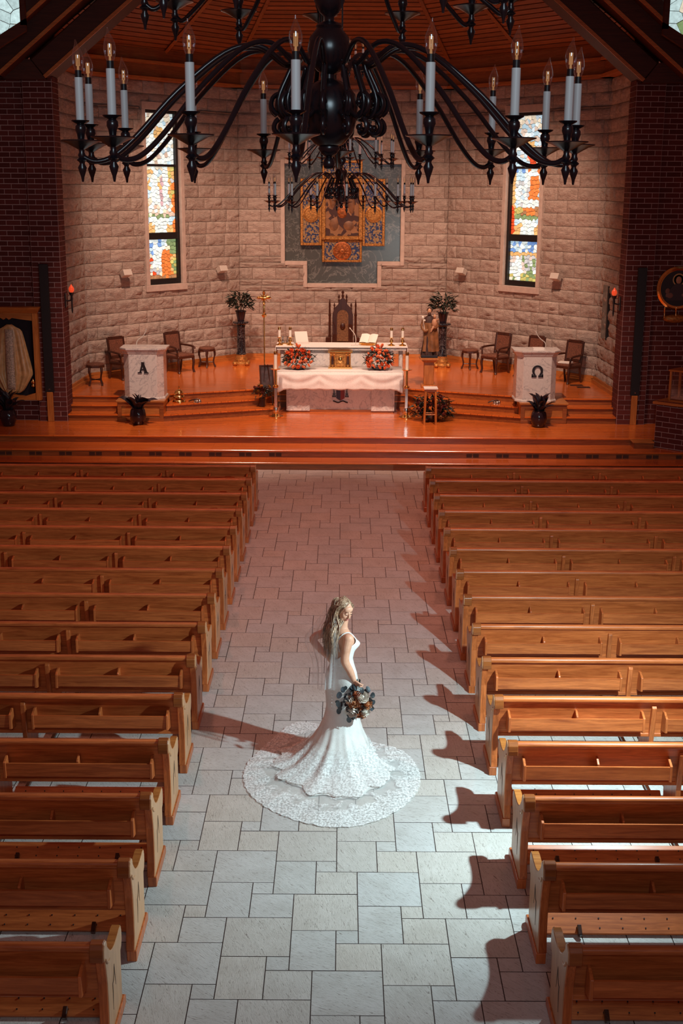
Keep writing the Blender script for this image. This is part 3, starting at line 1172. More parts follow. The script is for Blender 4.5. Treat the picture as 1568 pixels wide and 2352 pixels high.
NP = 15
for sx, side in ((-1, 'left'), (1, 'right')):
    proto = make_pew(sx)
    for k in range(NP):
        o = proto if k == 0 else copy_tree(proto)
        Y = 6.955 + k * 0.999
        o.location = (-1.45 if sx < 0 else 1.415, Y, 0)
        tag(o, 'oak pew %s of the aisle, %s row from the altar steps' % (side, ORD[NP - 1 - k]), 'pew', 'oak pews %s of the aisle' % side)


# ================================================================== chandeliers
def arm_parts(Rr, hub, dz, k):
    """meshes for one arm of reach Rr; hub radius; returns list of (name, mesh) in the x-z plane with the drip pan at (Rr, 0, 0)"""
    s = Rr / 1.02
    path = smoothpath([(hub + 0.02, 0, 0.02 + dz), (hub + 0.075 * s, 0, 0.0 + dz), (hub + 0.10 * s, 0, 0.07 * s + dz), (hub + 0.045 * s, 0, 0.20 * s + dz), (hub + 0.075 * s, 0, 0.32 * s), (hub + 0.18 * s, 0, 0.385 * s), (hub + 0.32 * s, 0, 0.355 * s),
                       (0.62 * Rr, 0, 0.20 * s), (0.78 * Rr, 0, 0.03 * s), (0.88 * Rr, 0, -0.055 * s), (0.95 * Rr, 0, -0.075), (Rr, 0, -0.055)], 5)
    a = MB().tube(path, 0.0106 * (0.75 + 0.25 * s), 8)
    # scrolls at the hub
    for sg, zc, r0 in ((1, 0.06, 0.055), (-1, -0.045, 0.04)):
        sp = []
        for q in range(22):
            ang = q / 21 * 4.6 * sg - sg * 1.2
            rr = r0 * s * (1 - 0.72 * q / 21)
            sp.append((hub + 0.085 * s + rr * math.cos(ang), 0, zc * s + dz + rr * math.sin(ang)))
        a.tube(sp, [0.011 - 0.004 * q / 21 for q in range(22)], 6)
        a.ell(sp[-1], (0.014, 0.014, 0.014), 8, 6)
    return a


def chandelier(name, label, loc, tiers, scale=1.0, rod=3.0):
    t = thing(name, label, 'chandelier', loc)
    body = MB()
    top = tiers[-1][2] + 0.55
    body.lathe([(0.004, -0.098), (0.020, -0.092), (0.026, -0.074), (0.020, -0.056), (0.012, -0.048), (0.030, -0.036), (0.046, -0.014), (0.042, -0.004), (0.062, 0.006), (0.100, 0.050), (0.117, 0.105), (0.120, 0.155), (0.108, 0.205),
                (0.080, 0.240), (0.045, 0.258), (0.022, 0.266), (0.022, 0.282), (0.050, 0.296), (0.080, 0.334), (0.090, 0.380), (0.080, 0.428), (0.052, 0.462), (0.056, 0.470), (0.048, 0.480), (0.020, 0.490), (0.020, 0.506), (0.040, 0.522), (0.063, 0.566), (0.063, 0.600), (0.042, 0.636), (0.020, 0.652), (0.018, 0.78)], 28)
    z = 0.78
    for (n, Rr, zt, hz) in tiers[1:]:
        body.lathe([(0.018, z - 0.02), (0.02, zt + 0.12), (0.06, zt + 0.16), (0.075, zt + 0.25), (0.05, zt + 0.33), (0.02, zt + 0.36)], 20)
        z = zt + 0.36
    body.cyl((0, 0, z - 0.05), (0, 0, z + rod), 0.012)
    obj('body', body, M['iron'], t, 60)
    pan = MB().lathe([(0.004, -0.155), (0.007, -0.135), (0.014, -0.115), (0.018, -0.10), (0.010, -0.085), (0.012, -0.078), (0.022, -0.070), (0.012, -0.060), (0.016, -0.052), (0.011, -0.04), (0.012, -0.03), (0.03, -0.02), (0.058, -0.005), (0.082, 0.003), (0.083, 0.007), (0.05, 0.004), (0.02, 0.004), (0.013, 0.012),
                      (0.016, 0.03), (0.022, 0.045), (0.021, 0.06), (0.014, 0.068), (0.034, 0.078), (0.036, 0.083), (0.016, 0.084)], 18).mesh('drip_pan', M['iron'], 50)
    slv = MB().lathe([(0.0165, 0.083), (0.0165, 0.245)], 12).mesh('candle_sleeve', M['sleeve'], 50)
    sck = MB().lathe([(0.013, 0.245), (0.013, 0.272)], 10).mesh('socket', M['socket'], 50)
    blb = MB().lathe([(0.012, 0.270), (0.019, 0.288), (0.0225, 0.310), (0.021, 0.332), (0.014, 0.352), (0.006, 0.370), (0.0025, 0.386)], 14)
    blb.v = [(x + (0.006 * ((zz - 0.34) / 0.04) if zz > 0.34 else 0), y, zz) for x, y, zz in blb.v]
    blb = blb.mesh('bulb', M['bulb'], 60)
    fil = MB()
    for q in range(4):
        an = q * math.pi / 2
        fil.cyl((0.006 * math.cos(an), 0.006 * math.sin(an), 0.288), (0.006 * math.cos(an), 0.006 * math.sin(an), 0.330), 0.0022, n=5)
    fil.lathe([(0.005, 0.272), (0.004, 0.29)], 6)
    fil = fil.mesh('filament', M['filament'], 60)
    for (n, Rr, zt, off) in tiers:
        hub = 0.115 if zt == 0 else 0.065
        am = arm_parts(Rr, hub, 0.11 if zt == 0 else 0.16, 0).mesh('arm', M['iron'], 60)
        for deg in ([360 * k / n for k in range(n)] if isinstance(n, int) else n):
            an = R(-90 + off + deg)
            a = link('arm', am, t, (0, 0, zt), (0, 0, an))
            for nm, me in (('drip_pan', pan), ('candle_sleeve', slv), ('socket', sck), ('bulb', blb), ('filament', fil)):
                link(nm, me, a, (Rr, 0, 0))
    t.scale = (scale,) * 3
    return t


chandelier('chandelier', 'large black candle chandelier hanging close above the pews, nearest', (-0.062, 5.5, 5.57), [((-161, -140, -115, -95, -76, -51, -27.6, -5.7, 20.5, 41.4, 65, 85, 110, 132, 155, 178), 1.02, 0.0, 0.0), (12, 0.75, 0.60, 4.0)])
chandelier('chandelier', 'small-looking distant black candle chandelier in front of the gilded altarpiece', (-0.03, 18.9, 5.20), [(16, 1.05, 0.0, 4.0), (12, 0.76, 0.60, 9.0), (8, 0.50, 1.20, 10.0), (6, 0.30, 1.85, 20.0)])


# ================================================================== sanctuary furnishings
def leaf_mesh(name, mat, L=0.3, Wd=0.08, droop=0.5, n=6, fold=0.25):
    """leaf rising from the origin along +x and +z, bending over"""
    m = MB()
    ctr = []
    for i in range(n + 1):
        t = i / n
        a = R(75) - droop * 1.9 * t
        ctr.append((t, a))
    x = z = 0.0
    row = []
    for i, (t, a) in enumerate(ctr):
        w = Wd * math.sin(math.pi * min(1, 0.08 + 0.92 * t)) ** 0.8 * (1 if t < 0.999 else 0.0)
        row.append([(x, -w / 2, z + fold * w), (x, 0, z), (x, w / 2, z + fold * w)])
        x += L / n * math.cos(a)
        z += L / n * math.sin(a)
    k = len(row)
    vs = [p for r in row for p in r] + [(p[0], p[1], p[2] - 0.004) for r in row for p in r]
    fs = []
    for i in range(k - 1):
        for j in range(2):
            a = i * 3 + j
            fs.append((a, a + 3, a + 4, a + 1))
            b = k * 3 + a
            fs.append((b, b + 1, b + 4, b + 3))
        for j, s in ((0, 1), (2, -1)):
            a, b = i * 3 + j, k * 3 + i * 3 + j
            q = (a, b, b + 3, a + 3)
            fs.append(q if s > 0 else q[::-1])
    m.add(vs, fs)
    return m.mesh(name, mat, 60)


def rose_mesh(name, mat, r=0.05):
    m = MB()
    m.ell((0, 0, 0.0), (0.26 * r, 0.26 * r, 0.42 * r), 8, 5)
    for ring, (n, rr, tilt, h) in enumerate(((3, 0.20, 0.05, 0.80), (4, 0.42, 0.30, 0.86), (5, 0.62, 0.62, 0.88), (6, 0.80, 1.0, 0.82))):
        for k in range(n):
            a = 2 * math.pi * (k + 0.4 * ring) / n
            m.M = Matrix.Rotation(a, 4, 'Z') @ Matrix.Translation((rr * r * 0.55, 0, -0.25 * r)) @ Matrix.Rotation(tilt * 0.7, 4, 'Y')
            m.grid(lambda u, v: ((0.16 * math.sin(math.pi * v) + 0.12 * v * v) * r, (u - 0.5) * 1.25 * r * math.sin(math.pi * (0.2 + 0.72 * v)), v * h * r + (u - 0.5) ** 2 * -0.5 * r), 3, 3)
    m.M = Matrix.Identity(4)
    return m.mesh(name, mat, 180)


def foliage(name, mat, parent, c, rad, n, leaf=(0.09, 0.035), seed=0, zmin=None):
    """a bushy mass of small leaves, too many to count"""
    rnd = random.Random(seed)
    m = MB()
    for _ in range(n):
        th, ph = rnd.uniform(0, 6.283), math.acos(rnd.uniform(-0.6, 1))
        q = rnd.uniform(0.45, 1.0)
        p = Vector((c[0] + rad[0] * q * math.sin(ph) * math.cos(th), c[1] + rad[1] * q * math.sin(ph) * math.sin(th), c[2] + rad[2] * q * math.cos(ph)))
        if zmin is not None and p.z < zmin:
            p.z = zmin + 0.01
        L, w = leaf[0] * rnd.uniform(0.7, 1.3), leaf[1] * rnd.uniform(0.8, 1.2)
        m.M = Matrix.Translation(p) @ Matrix.Rotation(th + rnd.uniform(-0.8, 0.8), 4, 'Z') @ Matrix.Rotation(rnd.uniform(-0.9, 0.7), 4, 'Y') @ Matrix.Rotation(rnd.uniform(-0.7, 0.7), 4, 'X')
        m.add([(0, 0, 0), (L * 0.4, -w / 2, 0.008), (L, 0, -0.01), (L * 0.4, w / 2, 0.008), (L * 0.4, 0, -0.006)], [(0, 1, 4), (1, 2, 4), (2, 3, 4), (3, 0, 4)])
    m.M = Matrix.Identity(4)
    return stuff(obj(name, m, mat, parent))


LEAF_BIG = leaf_mesh('leaf', M['leaf_deep'], 0.44, 0.16, 0.62)
ROSE = rose_mesh('rose', M['rose'], 0.055)


def potted_blades(label, loc, seed, n=15, pot_h=0.36, scale=1.0):
    t = thing('potted_plant', label, 'plant', loc)
    obj('pot', MB().lathe([(0.10, 0), (0.125, 0.02), (0.165, 0.12), (0.175, 0.22), (0.155, 0.31), (0.135, 0.345), (0.15, 0.36), (0.12, 0.36), (0.11, 0.30)], 20), M['pot'], t, 60)
    obj('soil', MB().lathe([(0.118, 0.29), (0.118, 0.315)], 12), M['bronze'], t)
    rnd = random.Random(seed)
    for k in range(n):
        a = 2 * math.pi * k / n + rnd.uniform(-0.25, 0.25)
        s = rnd.uniform(0.75, 1.25) * scale
        link('leaf', LEAF_BIG, t, (0.05 * math.cos(a), 0.05 * math.sin(a), 0.30), (rnd.uniform(-0.3, 0.3), rnd.uniform(-0.75, 0.30), a), (s, s * rnd.uniform(0.8, 1.3), s))
    t.scale = (1.0, 1.0, 1.0)
    return t


# ---- ambos with their letters
def ambo(label, loc, letter, mic, extra):
    t = thing('ambo', label, 'lectern', loc)

    def ring(k, z):
        return [(x * k, y * k, z) for x, y in ((-0.30, -0.30), (0.30, -0.30), (0.43, -0.15), (0.43, 0.32), (-0.43, 0.32), (-0.43, -0.15))]
    obj('body', MB().loft([ring(1, 0.04), ring(1, 1.0)]), M['marble'], t, bev=0.006)
    obj('base_moulding', MB().loft([ring(1.05, 0), ring(1.05, 0.03), ring(1.01, 0.055)]), M['marble'], t)
    obj('cornice', MB().loft([ring(1.0, 0.98), ring(1.05, 1.01), ring(1.06, 1.03), ring(1.15, 1.075), ring(1.17, 1.085), ring(1.17, 1.115)]), M['marble'], t)
    lm = MB()
    if letter == 'A':
        # slab-serif capital alpha
        lm.prism([(-0.085, 0), (-0.045, 0), (0.0, 0.165), (0.05, 0), (0.115, 0), (0.028, 0.26), (-0.012, 0.26)], 'y', -0.318, -0.298)
        lm.prism([(-0.05, 0.075), (0.06, 0.075), (0.055, 0.10), (-0.045, 0.10)], 'y', -0.317, -0.299)
        lm.box(-0.115, -0.02, -0.3175, -0.299, 0, 0.022).box(0.03, 0.135, -0.3175, -0.299, 0, 0.022).box(-0.035, 0.045, -0.3175, -0.299, 0.235, 0.258)
        zc = 0.58
    else:
        # capital omega
        out, inn = [], []
        for k in range(21):
            a = R(-55 + 290 * k / 20)
            out.append((0.128 * math.cos(a), 0.15 + 0.128 * math.sin(a)))
            inn.append((0.072 * math.cos(a), 0.14 + 0.098 * math.sin(a)))
        lm.loft([[(o[0], -0.318, o[1]), (i[0], -0.318, i[1]), (i[0], -0.298, i[1]), (o[0], -0.298, o[1])] for o, i in zip(out, inn)])
        lm.box(-0.135, -0.022, -0.3175, -0.299, 0, 0.042).box(0.022, 0.135, -0.3175, -0.299, 0, 0.042).box(-0.135, -0.11, -0.3175, -0.299, 0, 0.07).box(0.11, 0.135, -0.3175, -0.299, 0, 0.07)
        zc = 0.55
    lm.v = [(x * 0.92, y, z * 0.92 + zc) for x, y, z in lm.v]
    obj('letter', lm, M['bronze'], t)
    mp = smoothpath(mic, 5)
    mo = obj('microphone', MB().tube(mp, [0.009] * (len(mp) - 4) + [0.009, 0.012, 0.013, 0.012], 8), M['white'], t, 60)
    mo['label'] = 'white gooseneck microphone'
    if extra:
        obj('reading_paper', MB().box(-0.08, 0.16, -0.12, 0.1, 1.115, 1.15), M['white_cloth'], t)
    return t


ambo('white marble ambo bearing a bronze letter A', (-4.31, 27.38, 0.905), 'A', [(-0.16, 0, 1.11), (-0.16, 0, 1.2), (-0.12, 0, 1.27), (-0.03, 0, 1.33), (0.03, 0, 1.42), (0.06, 0, 1.5)], False)
ambo('white marble ambo bearing a bronze omega letter', (4.21, 27.36, 0.905), 'O', [(0.2, 0, 1.11), (0.2, 0, 1.2), (0.17, 0, 1.27), (0.09, 0, 1.33), (0.02, 0, 1.41), (-0.03, 0, 1.5)], True)
potted_blades('dark pot with purple blade-leaved plant before the ambo lettered A', (-4.37, 26.60, 0.45), 5)
potted_blades('dark pot with purple blade-leaved plant before the omega ambo', (4.21, 26.58, 0.45), 9)
potted_blades('dark potted plant on the platform under the framed gold vestment', (-7.08, 26.35, 0.45), 14, 18)


# ---- carved chairs and stools
def chair(label, loc, rz, group):
    t = thing('armchair', label, 'chair', loc, rz, group)
    fr = M['darkwood']
    obj('seat', MB().box(-0.27, 0.27, -0.25, 0.24, 0.36, 0.42), fr, t, bev=0.012)
    obj('seat_cushion', MB().loft([[(-a, -b - 0.005, z), (a, -b - 0.005, z), (a, b - 0.01, z), (-a, b - 0.01, z)] for a, b, z in ((0.25, 0.235, 0.42), (0.255, 0.24, 0.445), (0.23, 0.215, 0.47))]), M['chair_fabric'], t, 60)
    for sx in (-1, 1):
        obj('leg', MB().tube(smoothpath([(sx * 0.24, -0.21, 0.37), (sx * 0.25, -0.225, 0.25), (sx * 0.235, -0.215, 0.10), (sx * 0.25, -0.24, 0.0)], 3), [0.034] * 4 + [0.03] * 3 + [0.027, 0.03, 0.034], 8), fr, t, 60)
        obj('leg', MB().tube([(sx * 0.24, 0.20, 0.38), (sx * 0.24, 0.23, 0.15), (sx * 0.24, 0.27, 0.0)], [0.03, 0.027, 0.026], 6), fr, t, 60)
        ar = MB().tube(smoothpath([(sx * 0.255, 0.22, 0.66), (sx * 0.275, 0.05, 0.655), (sx * 0.285, -0.14, 0.64), (sx * 0.285, -0.22, 0.615), (sx * 0.28, -0.23, 0.58)], 4), 0.026, 8)
        ar.tube(smoothpath([(sx * 0.282, -0.17, 0.62), (sx * 0.265, -0.20, 0.52), (sx * 0.25, -0.19, 0.40)], 4), 0.024, 8)
        obj('arm', ar, fr, t, 60)
    bk = MB()
    bk.M = Matrix.Translation((0, 0.22, 0.40)) @ Matrix.Rotation(R(-8), 4, 'X')
    for a, b, z0, z1 in ((-0.26, -0.21, 0, 0.58), (0.21, 0.26, 0, 0.58), (-0.21, 0.21, 0.53, 0.60), (-0.21, 0.21, 0.08, 0.14)):
        bk.box(a, b, -0.02, 0.025, z0, z1)
    b = obj('backrest', bk, fr, t, bev=0.006)
    pd = MB()
    pd.M = bk.M
    pd.box(-0.21, 0.21, -0.014, 0.014, 0.14, 0.53)
    obj('back_upholstery', pd, M['chair_fabric'], b, bev=0.008)
    return t


def stool(label, loc, rz):
    t = thing('stool', label, 'stool', loc, rz, 'carved stools along the apse wall')
    oc = [(0.23 * math.cos(R(22.5 + 45 * k)), 0.23 * math.sin(R(22.5 + 45 * k))) for k in range(8)]
    obj('seat', MB().prism(oc, 'z', 0.42, 0.47), M['darkwood'], t, bev=0.01)
    obj('seat_cushion', MB().loft([[(x * k, y * k, z) for x, y in oc] for k, z in ((0.93, 0.468), (0.95, 0.49), (0.8, 0.515))]), M['chair_fabric'], t, 60)
    for k in range(4):
        a = R(45 + 90 * k)
        c, s = math.cos(a), math.sin(a)
        obj('leg', MB().tube(smoothpath([(0.19 * c, 0.19 * s, 0.43), (0.20 * c, 0.20 * s, 0.32), (0.165 * c, 0.165 * s, 0.14), (0.21 * c, 0.21 * s, 0.0)], 4), [0.03] * 5 + [0.02] * 5 + [0.02, 0.022, 0.025], 8), M['darkwood'], t, 60)
    obj('stretcher', MB().cyl((0.12, 0.12, 0.13), (-0.12, -0.12, 0.13), 0.014).cyl((0.12, -0.12, 0.13), (-0.12, 0.12, 0.13), 0.0141), M['darkwood'], t, 60)
    return t


G = 'carved armchairs along the apse wall'
chair('dark armchair partly hidden behind the ambo lettered A', (-5.25, 30.2, 0.9), R(49.4), G)
chair('dark carved armchair between the A ambo and a small stool', (-4.05, 31.35, 0.9), R(49.4), G)
chair('dark carved armchair left of the omega ambo, beside a stool', (3.83, 31.55, 0.9), R(-49.4), G)
chair('dark armchair mostly hidden behind the omega ambo', (4.58, 30.92, 0.9), R(-49.4), G)
c5 = chair('dark armchair right of the omega ambo with white papers on its seat', (5.36, 30.02, 0.9), R(-49.4), G)
tag(obj('paper_sheaf', MB().box(-0.16, 0.15, -0.11, 0.10, 0, 0.03), M['white_cloth']), 'white papers lying on the armchair right of the omega ambo', 'papers')
bpy.data.objects['paper_sheaf'].location = (5.33, 29.98, 1.372)
bpy.data.objects['paper_sheaf'].rotation_euler = (0, 0, R(-30))
stool('dark carved stool at the far left beside the brick pier', (-5.74, 29.15, 0.9), R(10))
stool('dark carved stool between an armchair and the left black column', (-3.48, 32.30, 0.9), R(49))
stool('dark carved stool beside the armchair left of the omega ambo', (3.27, 32.24, 0.9), R(-49))


# ---- black columns with plants
def column(label, plabel, loc, seed):
    t = thing('marble_column', label, 'column', loc)
    obj('shaft', MB().lathe([(0.135, 0.27), (0.12, 0.32), (0.112, 0.36), (0.105, 0.98), (0.118, 1.02), (0.11, 1.04), (0.15, 1.08)], 18), M['black_marble'], t, 40)
    obj('capital', MB().prism([(0.215 * math.cos(R(22.5 + 45 * k)), 0.215 * math.sin(R(22.5 + 45 * k))) for k in range(8)], 'z', 1.08, 1.13), M['black_marble'], t, bev=0.01)
    b = MB().lathe([(0.12, 0.0), (0.20, 0.0), (0.21, 0.05), (0.16, 0.10), (0.17, 0.16), (0.14, 0.22), (0.15, 0.28), (0.1, 0.28)], 12)
    obj('gilded_base', b, M['gold_rough'], t, 40)
    for k in range(4):
        a = R(45 + 90 * k)
        obj('claw_foot', MB().ell((0.22 * math.cos(a), 0.22 * math.sin(a), 0.055), (0.07, 0.07, 0.055), 8, 6), M['gold_rough'], t, 60)
    p = thing('potted_plant', plabel, 'plant', (loc[0], loc[1], loc[2] + 1.13), 0, 'plants on the black columns')
    obj('pot', MB().lathe([(0.085, 0), (0.13, 0.24), (0.145, 0.25), (0.145, 0.28), (0.12, 0.28), (0.11, 0.2)], 16), M['pot'], p, 40)
    foliage('foliage', M['leaf'], p, (0, 0, 0.48), (0.34, 0.32, 0.30), 240, (0.15, 0.055), seed)
    obj('stem', MB().cyl((0, 0, 0.18), (0.02, 0, 0.5), 0.018, 0.01).cyl((0.03, 0, 0.2), (0.15, 0.05, 0.55), 0.012, 0.006).cyl((-0.03, 0, 0.2), (-0.13, 0.03, 0.5), 0.012, 0.006), M['bronze'], p)
    return t


column('black marble column with gilded claw base left of the throne', 'bushy potted plant on the left black column', (-2.63, 32.72, 0.9), 3)
column('black marble column with gilded base behind the wooden statue', 'loose potted plant on the right column behind the statue', (2.58, 32.6, 0.9), 8)

# ---- throne
t = thing('throne_chair', 'tall carved Gothic throne standing against the apse wall', 'throne', (0.0, 33.15, 0.9))
arch = [(-0.27, 0.45), (0.27, 0.45), (0.27, 1.25), (0.22, 1.42), (0.12, 1.52), (0.10, 1.62), (0.0, 1.70), (-0.10, 1.62), (-0.12, 1.52), (-0.22, 1.42), (-0.27, 1.25)]
bk = obj('backrest', MB().prism(arch, 'y', 0.20, 0.27), M['darkwood'], t, bev=0.008)
pan = [(-0.15, 0.56), (0.15, 0.56), (0.15, 1.22)] + [(0.15 * math.cos(R(a)), 1.22 + 0.16 * math.sin(R(a))) for a in range(15, 180, 15)] + [(-0.15, 1.22)]
obj('back_upholstery', MB().prism(pan, 'y', 0.18, 0.21), simple('worn_brocade', (0.15, 0.07, 0.03), 0.7, noise=0.5, nscale=30), bk)
obj('back_medallion', MB().ell((0, 0.17, 0.95), (0.07, 0.025, 0.09), 12, 8), M['darkwood'], bk, 60)
for sx in (-1, 1):
    obj('side_post', MB().lathe([(0.045, 0.0), (0.045, 0.45), (0.035, 0.5), (0.042, 0.7), (0.03, 0.74), (0.03, 1.2), (0.04, 1.24), (0.028, 1.28), (0.02, 1.45), (0.028, 1.48), (0.006, 1.66)], 8, (sx * 0.34, 0.22, 0)), M['darkwood'], t, 40)
    obj('front_leg', MB().lathe([(0.05, 0), (0.05, 0.06), (0.035, 0.1), (0.04, 0.40)], 8, (sx * 0.34, -0.25, 0)), M['darkwood'], t, 40)
    ar = MB().box(sx * 0.38 - 0.045, sx * 0.38 + 0.045, -0.32, 0.24, 0.62, 0.68).box(sx * 0.38 - 0.06, sx * 0.38 + 0.06, -0.36, -0.24, 0.42, 0.72)
    obj('arm', ar, M['darkwood'], t, bev=0.012)
for k, (x, h, r) in enumerate(((0, 1.86, 0.035), (-0.10, 1.74, 0.025), (0.10, 1.74, 0.025), (-0.22, 1.52, 0.022), (0.22, 1.52, 0.022))):
    obj('finial', MB().lathe([(r * 0.5, -0.2), (r, -0.12), (r * 0.5, -0.07), (r * 1.2, -0.03), (0.004, 0.05)], 8, (x, 0.235, h)), M['darkwood'], t, 60)
obj('seat', MB().box(-0.36, 0.36, -0.28, 0.22, 0.36, 0.43), M['darkwood'], t, bev=0.012)
obj('seat_cushion', MB().box(-0.31, 0.31, -0.27, 0.20, 0.43, 0.50), M['gold_rough'], t, bev=0.03, seg=2)
obj('footboard', MB().box(-0.36, 0.36, -0.27, -0.24, 0.10, 0.36), M['darkwood'], t)

# ---- rear altar
t = thing('rear_altar', 'white marble rear altar with draped top on the upper platform', 'altar', (-0.02, 29.6, 0.9))
obj('body', MB().box(-1.2, 1.2, -0.32, 0.32, 0.0, 0.83), M['marble'], t, bev=0.01)
obj('table_top', MB().box(-1.50, 1.50, -0.38, 0.38, 0.83, 0.90), M['marble'], t, bev=0.008)
obj('altar_linen', MB().box(-1.53, 1.53, -0.41, 0.41, 0.90, 0.925).box(-1.535, -1.52, -0.40, 0.40, 0.62, 0.92).box(1.52, 1.535, -0.40, 0.40, 0.62, 0.92), M['white_cloth'], t, bev=0.004)
for x in (-1.38, 1.38):
    obj('corner_post', MB().cyl((x, -0.25, 0), (x, -0.25, 0.84), 0.05, n=12), M['marble'], t, 40)


def candlestick(label, loc):
    t = thing('candlestick', label, 'candlestick', loc, 0, 'brass candlesticks on the rear altar')
    obj('base', MB().lathe([(0.085, 0), (0.085, 0.012), (0.05, 0.03), (0.02, 0.045), (0.018, 0.06), (0.045, 0.09), (0.045, 0.12), (0.02, 0.15), (0.02, 0.165), (0.05, 0.18), (0.052, 0.188), (0.02, 0.19)], 14), M['gold'], t, 40)
    obj('candle', MB().lathe([(0.032, 0.188), (0.032, 0.36)], 12), M['wax'], t, 40)
    obj('follower', MB().lathe([(0.034, 0.355), (0.036, 0.40), (0.026, 0.42), (0.02, 0.42)], 12), M['brass'], t, 40)


for x, l in ((-1.47, 'outer left'), (-1.22, 'inner left'), (1.14, 'inner right'), (1.40, 'outer right')):
    candlestick('brass candlestick with white candle, %s of the four on the rear altar' % l, (x, 29.42, 1.825))

t = thing('missal_stand', 'brass stand holding an open missal on the rear altar', 'book stand', (0.62, 29.55, 1.828), R(-18))
st = MB()
st.M = Matrix.Translation((0, 0, 0.125)) @ Matrix.Rotation(R(38), 4, 'X')
st.box(-0.19, 0.19, -0.16, 0.16, 0.0, 0.018).box(-0.19, 0.19, -0.175, -0.155, 0.0, 0.05)
obj('sloped_plate', st, M['gold'], t, bev=0.004)
obj('base', MB().prism([(-0.17, 0.0), (0.16, 0.0), (0.13, 0.18), (0.10, 0.18), (-0.13, 0.03)], 'x', -0.15, 0.15), M['gold_rough'], t, bev=0.006)
bo = MB()
bo.M = Matrix.Translation((0, 0, 0.125)) @ Matrix.Rotation(R(38), 4, 'X')
for sx in (-1, 1):
    bo.loft([[(sx * 0.002, y, 0.02), (sx * 0.06, y, 0.05), (sx * 0.12, y, 0.052), (sx * 0.2, y, 0.038), (sx * 0.2, y, 0.02)][::sx] for y in (-0.14, 0.14)])
obj('open_book', bo, M['wax'], t, 40)

t = thing('white_book_rest', 'white sloped book rest at the left end of the rear altar', 'book rest', (-0.97, 29.72, 1.825), R(12))
obj('sloped_board', MB().prism([(-0.16, 0.0), (0.17, 0.0), (0.13, 0.27), (0.09, 0.28), (-0.15, 0.03)], 'x', -0.15, 0.15), M['white'], t, bev=0.006)
obj('ledge', MB().box(-0.15, 0.15, -0.185, -0.155, 0.0, 0.06), M['white'], t)
t = thing('cruet_set', 'glass cruets on a brass tray between the left candlesticks', 'cruets', (-1.35, 29.72, 1.825))
obj('tray', MB().lathe([(0.02, 0), (0.12, 0.0), (0.13, 0.015), (0.11, 0.01), (0.02, 0.008)], 16), M['brass'], t, 40)
for sx in (-1, 1):
    obj('cruet', MB().lathe([(0.03, 0.009), (0.036, 0.05), (0.02, 0.09), (0.014, 0.13), (0.02, 0.16), (0.005, 0.19)], 10, (sx * 0.055, 0, 0)), M['silver'], t, 60)
t = thing('altar_microphone', 'white gooseneck microphone standing on the rear altar', 'microphone', (0.28, 29.36, 1.825))
obj('foot', MB().box(-0.08, 0.08, -0.05, 0.05, 0, 0.02), M['white'], t, bev=0.006)
mp = smoothpath([(0.02, 0, 0.02), (0.03, 0, 0.15), (0.0, 0, 0.27), (-0.07, 0, 0.36), (-0.12, 0, 0.42)], 5)
obj('gooseneck', MB().tube(mp, [0.009] * (len(mp) - 4) + [0.01, 0.013, 0.014, 0.013], 8), M['white'], t, 60)

# ---- front altar, cloth, crest
t = thing('front_altar', 'white marble altar under a lace cloth at the platform centre', 'altar', (-0.04, 28.55, 0.45))
for sx in (-1, 1):
    obj('pillar', MB().box(sx * 0.96 - 0.265, sx * 0.96 + 0.265, -0.31, 0.3, 0.03, 0.88), M['marble'], t, bev=0.006)
obj('centre_panel', MB().box(-0.70, 0.70, -0.26, 0.27, 0.06, 0.88), M['marble'], t)
obj('kick_plate', MB().box(-1.2, 1.2, -0.28, 0.28, 0.0, 0.06), M['riser'], t)
obj('table_top', MB().box(-1.38, 1.38, -0.42, 0.40, 0.88, 0.94), M['marble'], t, bev=0.006)
cr = MB()
crest = t
cp = [(-0.095, 0.24), (0.095, 0.24), (0.095, 0.08), (0.0, 0.0), (-0.095, 0.08)]
sh = obj('crest_shield', MB().prism([(-0.095, 0.50), (0.0, 0.50), (0.0, 0.26), (-0.095, 0.32)], 'y', -0.29, -0.255), simple('crest_blue', (0.03, 0.03, 0.07), 0.5), t)
obj('crest_field', MB().prism([(0.0, 0.50), (0.095, 0.50), (0.095, 0.32), (0.0, 0.26)], 'y', -0.289, -0.255), simple('crest_red', (0.20, 0.02, 0.02), 0.5), sh)
hat = MB()
hat.prism([(-0.11, 0.52), (0.11, 0.52), (0.12, 0.55), (0.06, 0.57), (0.04, 0.61), (-0.04, 0.61), (-0.06, 0.57), (-0.12, 0.55)], 'y', -0.288, -0.256)
obj('crest_hat', hat, M['bronze'], sh)
for sx in (-1, 1):
    ts = MB().tube([(sx * 0.10, -0.275, 0.55), (sx * 0.15, -0.275, 0.53), (sx * 0.145, -0.275, 0.48)], 0.008, 5)
    for zz, n in ((0.46, 1), (0.41, 2), (0.36, 3)):
        for q in range(n):
            ts.cbox((sx * 0.145 + (q - (n - 1) / 2) * 0.03, -0.275, zz), (0.022, 0.03, 0.04))
    stuff(obj('crest_tassels', ts, M['bronze'], sh))
rb = [(x / 10 * 0.17, -0.275, 0.235 + 0.018 * math.sin(x / 10 * 5)) for x in range(-10, 11)]
obj('crest_ribbon', MB().tube(rb, 0.014, 6), M['bronze'], sh, 60)

cl = MB()
x0, x1, yf, yb, zt = -1.42, 1.40, -0.47, 0.42, 0.952


